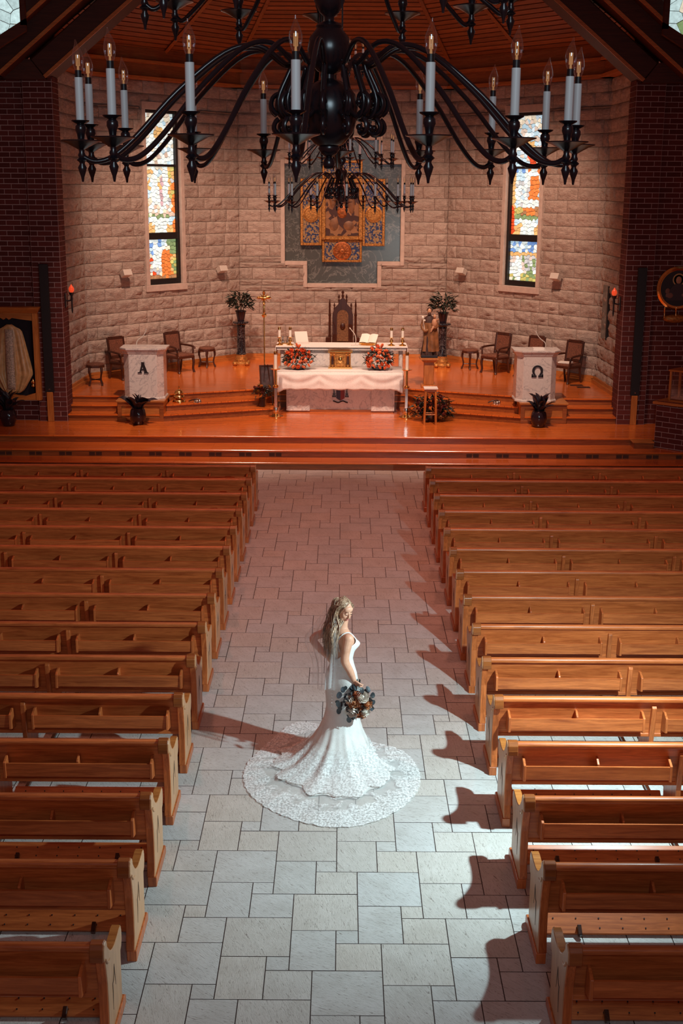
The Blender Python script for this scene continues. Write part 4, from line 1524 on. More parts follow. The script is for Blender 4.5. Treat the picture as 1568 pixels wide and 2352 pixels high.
def drop(u, v):
    x = x0 + (x1 - x0) * u
    fold = 0.030 * math.sin(38 * u + 3 * math.sin(7 * u)) * v + 0.030 * v * math.sin(11 * u)
    scal = 0.025 * abs(math.sin(28 * u)) if v > 0.99 else 0
    edge = max(0, 1 - min(u, 1 - u) / 0.05)
    z = zt - (0.385 + 0.09 * edge) * v - scal
    q_ = abs(((u * 3) % 1.0) - 0.5) * 2
    sw = 0.017 * (0.7 + 0.3 * math.sin(9 * u)) * math.sin(math.pi * min(1, v * 1.15)) * math.sin(13 * (v * 0.75 - 0.42 * (1 - q_ * q_)))
    return (x, yf - 0.045 * min(1, v * 6) - 0.003 - abs(fold) * 0.7 - 0.02 * v + sw * 0.9, z)


cl.grid(drop, 120, 18)
cl.grid(lambda u, v: (x0 + (x1 - x0) * u, yf - 0.018 + (yb - yf + 0.02) * v, zt - 0.0005), 4, 2)
for xx, s in ((x0, -1), (x1, 1)):
    cl.grid(lambda u, v: (xx + s * (0.006 + 0.02 * v * abs(math.sin(9 * u + 1)) + 0.01 * v), yf - 0.018 + (yb - yf) * u, zt - (0.46 + 0.03 * abs(math.sin(14 * u))) * v), 16, 6)
m = NT('altar_lace')
v = m.coords((1, 1, 1), False)
n = m.noise(v, 55, 3, 0.6)
m.col(m.ramp(n, [(0.35, (0.70, 0.65, 0.62)), (0.6, (0.80, 0.76, 0.73))]))
m.set(0.6, 0, 0.4)
m.bump(n, 0.12, 0.003)
M['altar_lace'] = m.m
ac = obj('altar_cloth', cl, M['altar_lace'], None, 70)
ac.location = (-0.04, 28.55, 0.452)
tag(ac, 'white lace cloth draped over the front altar', 'altar cloth')
sol = ac.modifiers.new('thick', 'SOLIDIFY')
sol.thickness = 0.004

# ---- tabernacle
t = thing('tabernacle', 'gold tabernacle casket between the two orange rose arrangements', 'tabernacle', (-0.05, 28.68, 1.406))
obj('body', MB().box(-0.24, 0.24, -0.14, 0.14, 0.03, 0.36), M['gold_rough'], t, bev=0.008)
obj('base', MB().box(-0.27, 0.27, -0.17, 0.16, 0.0, 0.035), M['gold'], t, bev=0.008)
obj('cornice', MB().loft([[(-a, -b, z), (a, -b, z), (a, b, z), (-a, b, z)] for a, b, z in ((0.25, 0.15, 0.35), (0.28, 0.18, 0.375), (0.28, 0.18, 0.395), (0.20, 0.11, 0.415))]), M['gold'], t)
dr = obj('door', MB().box(-0.085, 0.085, -0.155, -0.135, 0.05, 0.33), M['gold_rough'], t, bev=0.01)
obj('door_relief', MB().ell((0, -0.155, 0.20), (0.05, 0.02, 0.08), 10, 8), M['gold'], dr, 60)
for x in (-0.21, -0.14, 0.14, 0.21):
    obj('colonnette', MB().lathe([(0.022, 0.04), (0.016, 0.07), (0.015, 0.30), (0.024, 0.34)], 8, (x, -0.15, 0)), M['gold'], t, 40)
for x in (-0.175, 0.175):
    obj('side_panel', MB().box(x - 0.022, x + 0.022, -0.144, -0.138, 0.09, 0.28), M['darkwood'], t)


# ---- rose arrangements
def arrangement(label, loc, seed):
    rnd = random.Random(seed)
    t = thing('rose_arrangement', label, 'flowers', loc, 0, 'orange rose arrangements on the altar')
    obj('bowl', MB().lathe([(0.12, 0), (0.17, 0.05), (0.18, 0.09), (0.15, 0.09)], 16), M['pot'], t, 60)
    foliage('foliage', M['leaf'], t, (0, 0, 0.24), (0.34, 0.18, 0.24), 260, (0.11, 0.04), seed, 0.01)
    rows = [(0.09, 5, 0.30), (0.18, 6, 0.33), (0.28, 6, 0.31), (0.37, 5, 0.27), (0.46, 4, 0.20), (0.53, 2, 0.08)]
    for z, n, w in rows:
        for k in range(n):
            x = (-w + 2 * w * (k + 0.5) / n) + rnd.uniform(-0.035, 0.035)
            y = -0.20 * math.sqrt(max(0.05, 1 - (x / 0.4) ** 2)) + 0.10 * (z / 0.5)
            link('rose', ROSE, t, (x, y, z + rnd.uniform(-0.03, 0.03)), (R(55) + rnd.uniform(-0.3, 0.3), rnd.uniform(-0.3, 0.3) + x, rnd.uniform(0, 6)), (rnd.uniform(0.85, 1.05),) * 3)
    for k in range(9):
        a = R(-20 + 220 * k / 8)
        link('leaf', LEAF_SM, t, (0.12 * math.cos(a), -0.02, 0.20 + 0.16 * abs(math.sin(a))), (rnd.uniform(-0.2, 0.2), R(-60) * 0 + (0.4 - a if a < 1.57 else 0.0), 0 if a < 1.57 else math.pi), (1, 1, 1))
    return t


LEAF_SM = leaf_mesh('leaf', M['leaf'], 0.24, 0.06, 0.25)
arrangement('orange rose arrangement left of the gold tabernacle', (-0.99, 28.38, 1.406), 2)
arrangement('orange rose arrangement right of the gold tabernacle', (0.82, 28.38, 1.406), 6)


# ---- tall standing candles
def candle_stand(label, loc):
    t = thing('candle_stand', label, 'candle stand', loc, 0, 'tall candle stands flanking the altar')
    obj('base', MB().lathe([(0.165, 0), (0.165, 0.02), (0.10, 0.04), (0.085, 0.06), (0.05, 0.075), (0.05, 0.10)], 18), M['gold'], t, 40)
    obj('ornament', MB().lathe([(0.05, 0.10), (0.065, 0.13), (0.05, 0.17), (0.055, 0.20), (0.045, 0.22)], 10), M['silver'], t, 60)
    obj('lower_shaft', MB().prism([(0.048 * math.cos(R(45 + 90 * k)) * 1.0, 0.048 * math.sin(R(45 + 90 * k))) for k in range(4)], 'z', 0.21, 0.66), M['silver'], t, bev=0.006)
    obj('knop', MB().lathe([(0.04, 0.65), (0.065, 0.67), (0.065, 0.70), (0.035, 0.72)], 12), M['gold'], t, 40)
    obj('upper_shaft', MB().lathe([(0.03, 0.71), (0.026, 1.05)], 12), M['gold'], t, 40)
    obj('drip_dish', MB().lathe([(0.02, 1.05), (0.11, 1.06), (0.115, 1.075), (0.03, 1.075)], 16), M['gold'], t, 40)
    obj('candle', MB().lathe([(0.036, 1.07), (0.036, 1.40)], 12), M['wax'], t, 40)
    obj('follower', MB().lathe([(0.04, 1.39), (0.042, 1.44), (0.025, 1.46)], 12), M['brass'], t, 40)


candle_stand('tall gold and silver candle stand left of the front altar', (-1.47, 27.62, 0.45))
candle_stand('tall gold and silver candle stand right of the front altar', (1.42, 27.60, 0.45))

# ---- processional cross
t = thing('processional_cross', 'tall gilded processional cross left of the altar', 'cross', (-1.80, 29.02, 0.9))
obj('base', MB().lathe([(0.17, 0), (0.18, 0.05), (0.11, 0.10), (0.13, 0.16), (0.07, 0.22), (0.08, 0.28), (0.03, 0.34), (0.02, 0.36)], 12), M['gold_rough'], t, 40)
obj('staff', MB().cyl((0, 0, 0.34), (0, 0, 1.72), 0.016), M['gold'], t, 40)
obj('node', MB().lathe([(0.018, 1.60), (0.055, 1.64), (0.06, 1.66), (0.02, 1.70), (0.03, 1.74), (0.02, 1.80), (0.03, 1.86), (0.012, 1.92)], 12), M['gold'], t, 40)
hd = MB()
for k in range(4):
    a = R(90 * k)
    d = Vector((math.cos(a), 0, math.sin(a)))
    c = Vector((0, 0, 2.05))
    hd.tube([c, c + d * 0.10, c + d * 0.13, c + d * 0.17], [0.035, 0.03, 0.05, 0.012], 8, flat=0.6)
hd.ell((0, 0, 2.05), (0.07, 0.03, 0.07), 12, 8)
ch = obj('cross_head', hd, M['gold'], t, 60)
for k in range(12):
    a = R(15 + 30 * k)
    obj('ray', MB().cyl((0.05 * math.cos(a), 0, 2.05 + 0.05 * math.sin(a)), (0.135 * math.cos(a), 0, 2.05 + 0.135 * math.sin(a)), 0.01, 0.003, 5), M['gold'], ch)

# ---- vase, framed panel and floor arrangement
t = thing('flower_vase', 'small dark vase of red and gold flowers on the left altar step', 'vase', (-1.80, 28.06, 0.60))
obj('vase', MB().lathe([(0.06, 0), (0.075, 0.02), (0.06, 0.12), (0.08, 0.20), (0.06, 0.20), (0.05, 0.1)], 14), M['pot'], t, 60)
foliage('foliage', M['leaf'], t, (0, 0, 0.32), (0.20, 0.16, 0.14), 110, (0.09, 0.03), 31)
RED = rose_mesh('bloom', M['redflower'], 0.05)
GLD = rose_mesh('bloom', M['gold_rough'], 0.045)
rnd = random.Random(4)
for k in range(13):
    link('bloom', RED if k % 3 else GLD, t, (rnd.uniform(-0.19, 0.19), rnd.uniform(-0.16, 0.02), 0.36 + rnd.uniform(-0.06, 0.14)), (R(50), rnd.uniform(-0.4, 0.4), rnd.uniform(0, 6)))
t = thing('framed_panel', 'dark framed panel leaning on an easel beside the altar', 'framed panel', (-1.70, 28.36, 0.60), R(14))
fm = MB()
fm.M = Matrix.Translation((0, 0, 0.34)) @ Matrix.Rotation(R(-14), 4, 'X')
for a, b, z0, z1 in ((-0.16, -0.125, 0, 0.56), (0.125, 0.16, 0, 0.56), (-0.125, 0.125, 0, 0.035), (-0.125, 0.125, 0.525, 0.56)):
    fm.box(a, b, -0.015, 0.015, z0, z1)
obj('frame', fm, M['darkwood'], t)
pm = MB()
pm.M = fm.M
pm.box(-0.125, 0.125, -0.004, 0.01, 0.035, 0.525)
obj('panel', pm, simple('dark_print', (0.06, 0.035, 0.035), 0.4, noise=0.6, nscale=12), t)
for a, b in (((-0.12, -0.02, 0), (-0.03, 0.10, 0.9)), ((0.12, -0.02, 0), (0.03, 0.10, 0.9)), ((0, 0.30, 0), (0, 0.14, 0.88))):
    obj('easel_leg', MB().cyl(a, b, 0.011), M['darkwood'], t)
obj('easel_ledge', MB().box(-0.15, 0.15, -0.04, 0.03, 0.31, 0.335), M['darkwood'], t)

t = thing('floor_flowers', 'low mound of dark red flowers and greenery behind the stool', 'flowers', (1.97, 27.28, 0.45))
obj('basket', MB().lathe([(0.18, 0), (0.24, 0.12), (0.26, 0.16), (0.2, 0.16)], 16), M['darkwood'], t, 40)
foliage('foliage', M['leaf'], t, (0, 0, 0.26), (0.44, 0.30, 0.36), 520, (0.12, 0.04), 12, 0.01)
for k in range(34):
    a, q = rnd.uniform(0, 6.28), math.sqrt(rnd.random())
    x, z = 0.36 * q * math.cos(a), 0.32 + 0.28 * q * math.sin(a)
    link('bloom', RED if k % 4 else GLD, t, (x, -0.27 * math.sqrt(max(0.03, 1 - (x / 0.45) ** 2 - ((z - 0.3) / 0.36) ** 2)), z), (R(60), rnd.uniform(-0.5, 0.5), rnd.uniform(0, 6)), (rnd.uniform(0.9, 1.4),) * 3)
t = thing('oak_stool', 'small oak stand with a white top before the red flower mound', 'stool', (1.90, 26.86, 0.45))
obj('top', MB().box(-0.15, 0.15, -0.14, 0.14, 0.77, 0.80), M['white_cloth'], t, bev=0.004)
obj('apron', MB().box(-0.12, 0.12, -0.11, 0.11, 0.71, 0.77), M['trim_wood'], t)
for sx in (-1, 1):
    for sy in (-1, 1):
        obj('leg', MB().cyl((sx * 0.105, sy * 0.10, 0.72), (sx * 0.125, sy * 0.12, 0.0), 0.022, 0.018, 8), M['trim_wood_z'], t, 40)
obj('stretcher', MB().cyl((-0.115, -0.11, 0.22), (0.115, -0.11, 0.22), 0.012).cyl((-0.115, 0.11, 0.22), (0.115, 0.11, 0.22), 0.012), M['trim_wood'], t, 40)

# ---- wooden statue on its pedestal
t = thing('statue_pedestal', 'oak column pedestal carrying the robed statue', 'pedestal', (2.01, 29.22, 0.9))
obj('base', MB().box(-0.17, 0.17, -0.17, 0.17, 0, 0.06), M['trim_wood_z'], t, bev=0.008)
obj('shaft', MB().box(-0.115, 0.115, -0.115, 0.115, 0.06, 0.60), M['trim_wood_z'], t, bev=0.01)
obj('capital', MB().loft([[(-a, -a, z), (a, -a, z), (a, a, z), (-a, a, z)] for a, z in ((0.12, 0.58), (0.17, 0.62), (0.18, 0.64), (0.215, 0.65), (0.215, 0.69))]), M['trim_wood_z'], t)
t = thing('saint_statue', 'carved statue of a robed bearded figure holding a child', 'statue', (2.01, 29.22, 1.59))
obj('plinth', MB().box(-0.19, 0.19, -0.15, 0.15, 0, 0.055), M['bronze'], t, bev=0.008)
STB = simple('carved_brown_robe', (0.055, 0.024, 0.020), 0.5, noise=0.4, nscale=6)
STG = simple('carved_gilt_robe', (0.25, 0.11, 0.045), 0.45, noise=0.35, nscale=8)
SKN = simple('painted_wood_skin', (0.50, 0.26, 0.15), 0.5)


def robe(prof, c, fold, nf, n=36, ph=0.0):
    rings = []
    for z, a, b, ox, oy, k in prof:
        rings.append([(c[0] + ox + a * math.cos(q) * (1 + k * fold * math.sin(nf * q + ph + 2.5 * z)), c[1] + oy + b * math.sin(q) * (1 + k * fold * math.sin(nf * q + ph + 2.5 * z)), c[2] + z) for q in [2 * math.pi * i / n for i in range(n)]])
    return MB().loft(rings)


obj('robe', robe([(0.055, 0.17, 0.13, -0.01, 0, 1), (0.10, 0.165, 0.125, -0.01, 0, 1), (0.30, 0.145, 0.11, 0.0, 0, 1), (0.52, 0.13, 0.10, 0.005, 0, 0.8), (0.70, 0.125, 0.095, 0, 0, 0.5), (0.82, 0.135, 0.09, -0.005, 0, 0.3), (0.91, 0.12, 0.075, -0.01, 0, 0.1), (0.95, 0.06, 0.055, -0.01, -0.005, 0), (0.98, 0.04, 0.042, -0.01, -0.01, 0)], (0, 0, 0), 0.13, 9), STB, t, 60)
obj('mantle', robe([(0.14, 0.19, 0.14, 0.02, 0.01, 1), (0.35, 0.165, 0.125, 0.03, 0.005, 1), (0.55, 0.155, 0.12, 0.02, 0, 1), (0.70, 0.15, 0.115, 0.0, -0.01, 0.8), (0.80, 0.13, 0.10, -0.01, -0.01, 0.4)], (0, -0.01, 0), 0.16, 5, 36, 1.2), STG, t, 60)
hd = MB().ell((-0.015, -0.02, 1.06), (0.05, 0.058, 0.072), 14, 10).ell((-0.015, -0.07, 1.05), (0.012, 0.016, 0.018), 8, 6)
obj('head', hd, SKN, t, 80)
obj('hair_and_beard', MB().ell((-0.015, 0.0, 1.085), (0.058, 0.06, 0.062), 14, 8).ell((-0.015, -0.055, 1.005), (0.035, 0.03, 0.045), 10, 8), STB, t, 80)
obj('arm', MB().tube(smoothpath([(-0.13, 0, 0.86), (-0.17, -0.05, 0.70), (-0.10, -0.13, 0.62), (-0.05, -0.14, 0.66)], 4), [0.05] * 4 + [0.045] * 5 + [0.035] * 3 + [0.02], 8), STG, t, 60)
obj('arm', MB().tube(smoothpath([(0.11, 0, 0.86), (0.16, -0.04, 0.74), (0.11, -0.12, 0.70), (0.02, -0.14, 0.71)], 4), [0.05] * 4 + [0.045] * 5 + [0.035] * 3 + [0.02], 8), STG, t, 60)
cd = MB().ell((0.10, -0.12, 0.80), (0.065, 0.06, 0.11), 12, 8).ell((0.10, -0.13, 0.95), (0.038, 0.042, 0.05), 10, 8).tube([(0.08, -0.14, 0.72), (0.04, -0.17, 0.66), (0.02, -0.16, 0.60)], [0.03, 0.025, 0.015], 8).tube([(0.14, -0.14, 0.86), (0.19, -0.17, 0.90)], [0.022, 0.014], 8)
obj('child_figure', cd, SKN, t, 80)
obj('lily_branch', MB().tube([(-0.12, -0.14, 0.62), (-0.15, -0.14, 0.80), (-0.17, -0.13, 0.92)], [0.008, 0.007, 0.005], 5).ell((-0.17, -0.13, 0.93), (0.03, 0.02, 0.035), 8, 6).ell((-0.13, -0.14, 0.86), (0.025, 0.02, 0.025), 8, 6), M['wax'], t, 60)

# ---- altar bells on the steps
t = thing('altar_bells', 'stacked gold altar bell beside the ambo lettered A', 'bell', (-3.62, 27.70, 0.75))
for z, r in ((0.0, 0.145), (0.10, 0.125), (0.19, 0.10)):
    obj('bell_cup', MB().lathe([(r, z), (r * 1.02, z + 0.02), (r * 0.9, z + 0.06), (r * 0.5, z + 0.085), (0.02, z + 0.09)], 20), M['gold'], t, 50)
obj('handle', MB().lathe([(0.015, 0.26), (0.02, 0.29), (0.012, 0.31), (0.026, 0.335), (0.005, 0.36)], 10), M['gold'], t, 60)


def handbell(label, loc):
    t = thing('hand_bells', label, 'hand bells', loc)
    for k in range(3):
        a = R(30 + 120 * k)
        obj('bell_cup', MB().lathe([(0.045, 0), (0.04, 0.02), (0.028, 0.05), (0.01, 0.065)], 12, (0.055 * math.cos(a), 0.055 * math.sin(a), 0)), M['silver'], t, 50)
    obj('handle', MB().tube([(0.04, 0, 0.06), (0.0, 0, 0.075), (-0.12, 0, 0.05), (-0.20, 0, 0.02)], [0.01, 0.012, 0.016, 0.012], 8), M['darkwood'], t, 60)


handbell('cluster of hand bells lying on the step near the gold altar bell', (-3.22, 27.72, 0.75))
handbell('cluster of hand bells on the step beside the omega ambo', (3.45, 27.80, 0.75))
t = thing('step_block', 'low oak step block at the right end of the altar steps', 'step', (6.12, 25.10, 0.30))
obj('block', MB().box(-0.20, 0.18, -0.06, 0.22, 0, 0.12), M['riser'], t)
obj('block_top', MB().box(-0.23, 0.20, -0.09, 0.24, 0.12, 0.145), M['trim_wood'], t, bev=0.004)

# ---- gilded altarpiece in the niche
t = thing('altarpiece', 'cross-shaped gilded altarpiece with blue mosaic panels in the apse niche', 'altarpiece', (-0.025, 34.0, 0))


def mosaic(name, c1, c2, scale, rough=0.35, metal=0.3):
    m = NT(name)
    v = m.coords((1, 1, 1), False)
    vo = m.n('TexVoronoi')
    vo.inputs['Scale'].default_value = scale
    m.l(v, vo.inputs['Vector'])
    sep = m.n('SeparateColor')
    m.l(vo.outputs['Color'], sep.inputs[0])
    m.col(m.ramp(sep.outputs[0], [(0.0, c1), (0.48, c1), (0.55, c2), (1.0, tuple(q * 1.2 for q in c2))]))
    m.set(rough, metal, 0.5)
    m.bump(vo.outputs['Distance'], 0.25, 0.012)
    return m.m


M['mosaic'] = mosaic('blue_gold_mosaic', (0.035, 0.05, 0.13), (0.34, 0.20, 0.085), 26)
M['picture'] = mosaic('worn_painting', (0.07, 0.025, 0.02), (0.33, 0.16, 0.07), 9, 0.5, 0.1)
M['medallion'] = simple('red_gilt_relief', (0.42, 0.13, 0.035), 0.45, 0.4, noise=0.6, nscale=18, bump=0.9)
yF = -0.02


def framed(x0, x1, z0, z1, mat, fw=0.07, dep=0.06, nm='panel'):
    p = obj(nm, MB().box(x0 + fw, x1 - fw, yF - dep * 0.4, yF + 0.11, z0 + fw, z1 - fw), M[mat], t)
    f = MB()
    for a, b, c, d in ((x0, x0 + fw, z0, z1), (x1 - fw, x1, z0, z1), (x0 + fw, x1 - fw, z0, z0 + fw), (x0 + fw, x1 - fw, z1 - fw, z1)):
        f.box(a, b, yF - dep, yF + 0.11, c, d)
    obj('gilt_frame', f, M['gold_rough'], p, bev=0.012)
    return p


pl = framed(-1.10, -0.54, 3.91, 5.62, 'mosaic', nm='side_panel')
pr = framed(0.53, 1.12, 3.90, 5.62, 'mosaic', nm='side_panel')
framed(-0.53, 0.52, 3.48, 4.06, 'mosaic', 0.06, nm='lower_panel')
framed(-0.53, 0.52, 5.62, 6.08, 'mosaic', 0.06, nm='upper_panel')
cp = framed(-0.54, 0.53, 4.06, 5.62, 'picture', 0.10, 0.14, nm='centre_picture')
ptr = MB().ell((0.0, yF - 0.03, 4.78), (0.16, 0.05, 0.20), 14, 8).ell((0.02, yF - 0.03, 5.08), (0.09, 0.05, 0.11), 12, 8)
obj('painted_robe', ptr, M['medallion'], cp, 60)
obj('painted_figures', MB().ell((-0.22, yF - 0.03, 4.45), (0.17, 0.04, 0.22), 12, 8).ell((0.17, yF - 0.03, 4.42), (0.2, 0.04, 0.16), 12, 8).ell((0.24, yF - 0.03, 4.95), (0.12, 0.04, 0.3), 12, 8).ell((-0.26, yF - 0.03, 5.05), (0.1, 0.04, 0.25), 12, 8), STG, cp, 60)
md = MB()
md.M = Matrix.Translation((0.0, yF - 0.02, 3.77)) @ Matrix.Rotation(R(90), 4, 'X')
md.lathe([(0.235, -0.04), (0.245, 0.03), (0.20, 0.05), (0.19, 0.03), (0.07, 0.035), (0.06, 0.06), (0.01, 0.075)], 28)
for k in range(14):
    a = 2 * math.pi * k / 14
    md.tube([(0.07 * math.cos(a), 0.07 * math.sin(a), 0.045), (0.185 * math.cos(a), 0.185 * math.sin(a), 0.04)], [0.02, 0.008], 6)
obj('medallion', md, M['medallion'], t, 40)
for xx, pp in ((-0.82, pl), (0.825, pr)):
    d = MB()
    d.M = Matrix.Translation((xx, yF - 0.02, 4.72)) @ Matrix.Rotation(R(90), 4, 'X')
    d.lathe([(0.21, -0.02), (0.22, 0.03), (0.17, 0.04), (0.16, 0.015), (0.01, 0.02)], 24)
    obj('roundel', d, M['gold_rough'], pp, 40)

# ---- wall speakers, sconces, dark wall panel
spk = [(wall_l, 1.10, 3.36, 'far left of the left window'), (wall_l, 4.30, 3.32, 'between the left window and the altarpiece'), (wall_r, 0.75, 3.30, 'between the altarpiece and the right window'), (wall_r, 3.92, 3.33, 'to the right of the right window')]
for w, s, z, l in spk:
    p = w.matrix_basis @ Vector((s, -0.20, z))
    t = thing('wall_speaker', 'small white box speaker on the stone wall, ' + l, 'speaker', p, w.rotation_euler.z, 'white wall speakers')
    b = MB()
    b.M = Matrix.Rotation(R(-22), 4, 'X')
    b.prism([(-0.13, -0.09), (0.13, -0.09), (0.09, 0.11), (-0.09, 0.11)], 'z', -0.075, 0.075)
    obj('cabinet', b, M['white'], t, bev=0.01)
    obj('bracket', MB().cyl((0, 0.06, 0), (0, 0.20, 0.0), 0.02), M['white'], t)
for sx, l in ((-1, 'left'), (1, 'right')):
    t = thing('sanctuary_lamp', 'bronze wall sconce with glowing red glass on the %s brick pier' % l, 'sconce', (sx * 5.80, 27.22, 2.75))
    obj('arm', MB().tube(smoothpath([(sx * 0.15, 0, 0.28), (sx * 0.08, 0, 0.26), (0, 0, 0.28)], 4), 0.016, 8), M['bronze'], t, 60)
    obj('wall_plate', MB().box(sx * 0.13 - 0.012, sx * 0.13 + 0.012, -0.05, 0.05, 0.12, 0.42), M['bronze'], t, bev=0.006)
    obj('torch', MB().lathe([(0.008, 0.0), (0.02, 0.06), (0.018, 0.25), (0.03, 0.30), (0.025, 0.36), (0.055, 0.42), (0.06, 0.44), (0.02, 0.44)], 12), M['bronze'], t, 50)
    obj('red_glass', MB().lathe([(0.034, 0.44), (0.055, 0.475), (0.06, 0.51), (0.045, 0.55), (0.022, 0.58), (0.008, 0.61)], 14), M['redglass'], t, 40)
p = wall_sr.matrix_basis @ Vector((0.66, -0.02, 2.62))
t = thing('wall_panel', 'narrow dark panel set in the right side wall of the apse', 'wall panel', p, wall_sr.rotation_euler.z)
obj('panel', MB().box(-0.26, 0.24, -0.03, 0.02, -0.60, 0.62), M['granite'], t)
obj('frame_edge', MB().box(0.24, 0.32, -0.05, 0.02, -0.60, 0.62), M['black'], t)

# ---- banner strips on the piers
for sx, l in ((-1, 'left'), (1, 'right')):
    t = thing('pier_channel', 'tall dark metal strip above an oak box on the %s brick pier' % l, 'wall strip', (sx * 6.30, 26.93, 0.45))
    obj('channel', MB().box(-0.095, 0.095, -0.05, 0.0, 0.64, 3.35), M['black'], t, bev=0.006)
    obj('oak_box', MB().box(-0.065, 0.065, -0.06, 0.0, 0.0, 0.64), M['trim_wood_z'], t, bev=0.006)
    obj('latch', MB().cbox((0, -0.055, 0.70), (0.03, 0.02, 0.03)), M['silver'], t)

# ---- framed vestment
t = thing('vestment_case', 'oak wall case displaying a gold vestment on dark cloth', 'display case', (-7.13, 27.05, 0.92))
NAV = simple('navy_velvet', (0.010, 0.006, 0.014), 0.9)
obj('backing', MB().box(-0.56, 0.56, -0.10, -0.02, 0.05, 1.90), NAV, t)
for sx in (-1, 1):
    obj('stile', MB().box(sx * 0.605 - 0.055, sx * 0.605 + 0.055, -0.24, 0.0, 0.0, 1.88), M['trim_wood_z'], t, bev=0.006)
top = [(-0.55, 1.88), (-0.55, 1.70), (-0.30, 1.73), (-0.12, 1.76), (-0.06, 1.72), (0, 1.76), (0.06, 1.72), (0.12, 1.76), (0.30, 1.73), (0.55, 1.70), (0.55, 1.88)]
obj('top_rail', MB().prism(top, 'y', -0.22, -0.02), M['trim_wood'], t)
bot = [(-0.55, 0.0), (0.55, 0.0), (0.55, 0.16), (0.30, 0.08), (0.10, 0.12), (0, 0.14), (-0.10, 0.12), (-0.30, 0.08), (-0.55, 0.16)]
obj('bottom_rail', MB().prism(bot, 'y', -0.22, -0.02), M['trim_wood'], t)
obj('crown', MB().loft([[(-a, -b, z), (a, -b, z), (a, 0, z), (-a, 0, z)] for a, b, z in ((0.66, 0.24, 1.86), (0.68, 0.27, 1.90), (0.72, 0.30, 1.96), (0.73, 0.31, 1.99))]), M['trim_wood'], t)
SILK = simple('gold_silk', (0.62, 0.37, 0.16), 0.36, noise=0.2, nscale=10)
t2 = thing('chasuble', 'gold silk chasuble with pale embroidered stripe in the oak case', 'vestment', (-7.08, 26.93, 1.06))
CHW = [(0.0, 0.17), (0.06, 0.25), (0.16, 0.31), (0.28, 0.38), (0.40, 0.445), (0.48, 0.44), (0.75, 0.385), (1.0, 0.335), (1.2, 0.295), (1.33, 0.262), (1.40, 0.20), (1.44, 0.10), (1.48, 0.055)]


def chas(u, v):
    z = 1.48 * v
    a = 0
    for p, q in zip(CHW, CHW[1:]):
        if p[0] <= z <= q[0] + 1e-9:
            a = p[1] + (q[1] - p[1]) * (z - p[0]) / (q[0] - p[0])
    s_ = 2 * u - 1
    k = min(1, (1.48 - z) * 1.1)
    fold = 0.030 * math.sin(9.5 * s_ + 0.8) + 0.016 * math.sin(21 * s_ + 2.0) + 0.01 * math.sin(6 * s_ * (1.6 - z))
    return (a * s_, -0.055 - 0.045 * math.cos(s_ * 1.5) - fold * k * 0.8, z + 0.04 * abs(s_) * (1 - v) * 0.5)


cb = obj('silk_body', MB().grid(chas, 70, 30), SILK, t2, 180)
sd = cb.modifiers.new('thick', 'SOLIDIFY')
sd.thickness = 0.008
st = MB().grid(lambda u, v: (-0.085 + 0.17 * u, chas(0.5, 0.07 + 0.86 * v)[1] - 0.022 - 0.012 * (1 - v), 0.10 + 1.28 * v), 2, 12)
so = obj('embroidered_stripe', st, simple('pale_brocade', (0.50, 0.40, 0.30), 0.5, noise=0.5, nscale=34), t2, 60)
sm = so.modifiers.new('thick', 'SOLIDIFY')
sm.thickness = 0.006
t = thing('brass_ornament', 'small brass ornament hanging in the corner of the vestment case', 'ornament', (-6.64, 26.88, 1.18))
obj('ornament', MB().lathe([(0.01, 0), (0.05, 0.04), (0.03, 0.08), (0.055, 0.13), (0.02, 0.17), (0.01, 0.2)], 10), M['brass'], t, 60)
obj('hook', MB().cyl((0, 0.0, 0.19), (0, 0.06, 0.22), 0.006), M['brass'], t)

# ---- right: round picture, brick plinth with a glazed case
t = thing('round_picture', 'round gold-framed picture of a haloed figure on the brick wall', 'picture', (7.10, 27.03, 3.37))


def disc(r0, z0, z1, prof=None):
    m = MB()
    m.M = Matrix.Rotation(R(90), 4, 'X')
    m.lathe(prof or [(r0, z0), (r0, z1)], 40)
    return m


obj('frame', disc(0, 0, 0, [(0.46, 0.0), (0.46, 0.05), (0.42, 0.085), (0.39, 0.06), (0.375, 0.05), (0.375, 0.0)]), M['gold'], t, 40)
obj('ground', disc(0.38, 0.0, 0.03), simple('dark_picture_ground', (0.02, 0.014, 0.018), 0.5), t)
fg = MB()
fg.prism([(-0.26, -0.25), (-0.16, 0.0), (-0.06, 0.10), (0.06, 0.10), (0.16, 0.0), (0.26, -0.25)], 'y', -0.04, -0.03)
obj('painted_robe', fg, simple('painted_dark_robe', (0.05, 0.03, 0.035), 0.5), t)
hl = MB()
hl.M = Matrix.Translation((0, -0.031, 0.18))@ Matrix.Rotation(R(90), 4, 'X')
hl.lathe([(0.13, 0), (0.13, 0.006), (0.105, 0.006), (0.105, 0)], 28)
obj('painted_halo', hl, simple('painted_gold', (0.55, 0.36, 0.14), 0.5), t)
obj('painted_head', MB().ell((0, -0.034, 0.17), (0.06, 0.012, 0.08), 12, 8), SKN, t, 60)
obj('painted_figures', MB().ell((-0.22, -0.034, -0.06), (0.05, 0.01, 0.06), 12, 8).ell((-0.17, -0.034, -0.15), (0.09, 0.01, 0.07), 12, 8).ell((0.22, -0.034, -0.03), (0.05, 0.01, 0.06), 12, 8).ell((0.15, -0.034, -0.14), (0.10, 0.01, 0.06), 12, 8), simple('painted_flesh', (0.22, 0.10, 0.07), 0.6), t, 60)
t = thing('relic_bracket', 'brass bracket with candles under the round picture', 'bracket', (7.05, 26.92, 2.74))
obj('shelf', MB().ell((0, 0, 0.0), (0.26, 0.1, 0.09), 14, 8), M['gold_rough'], t, 60)
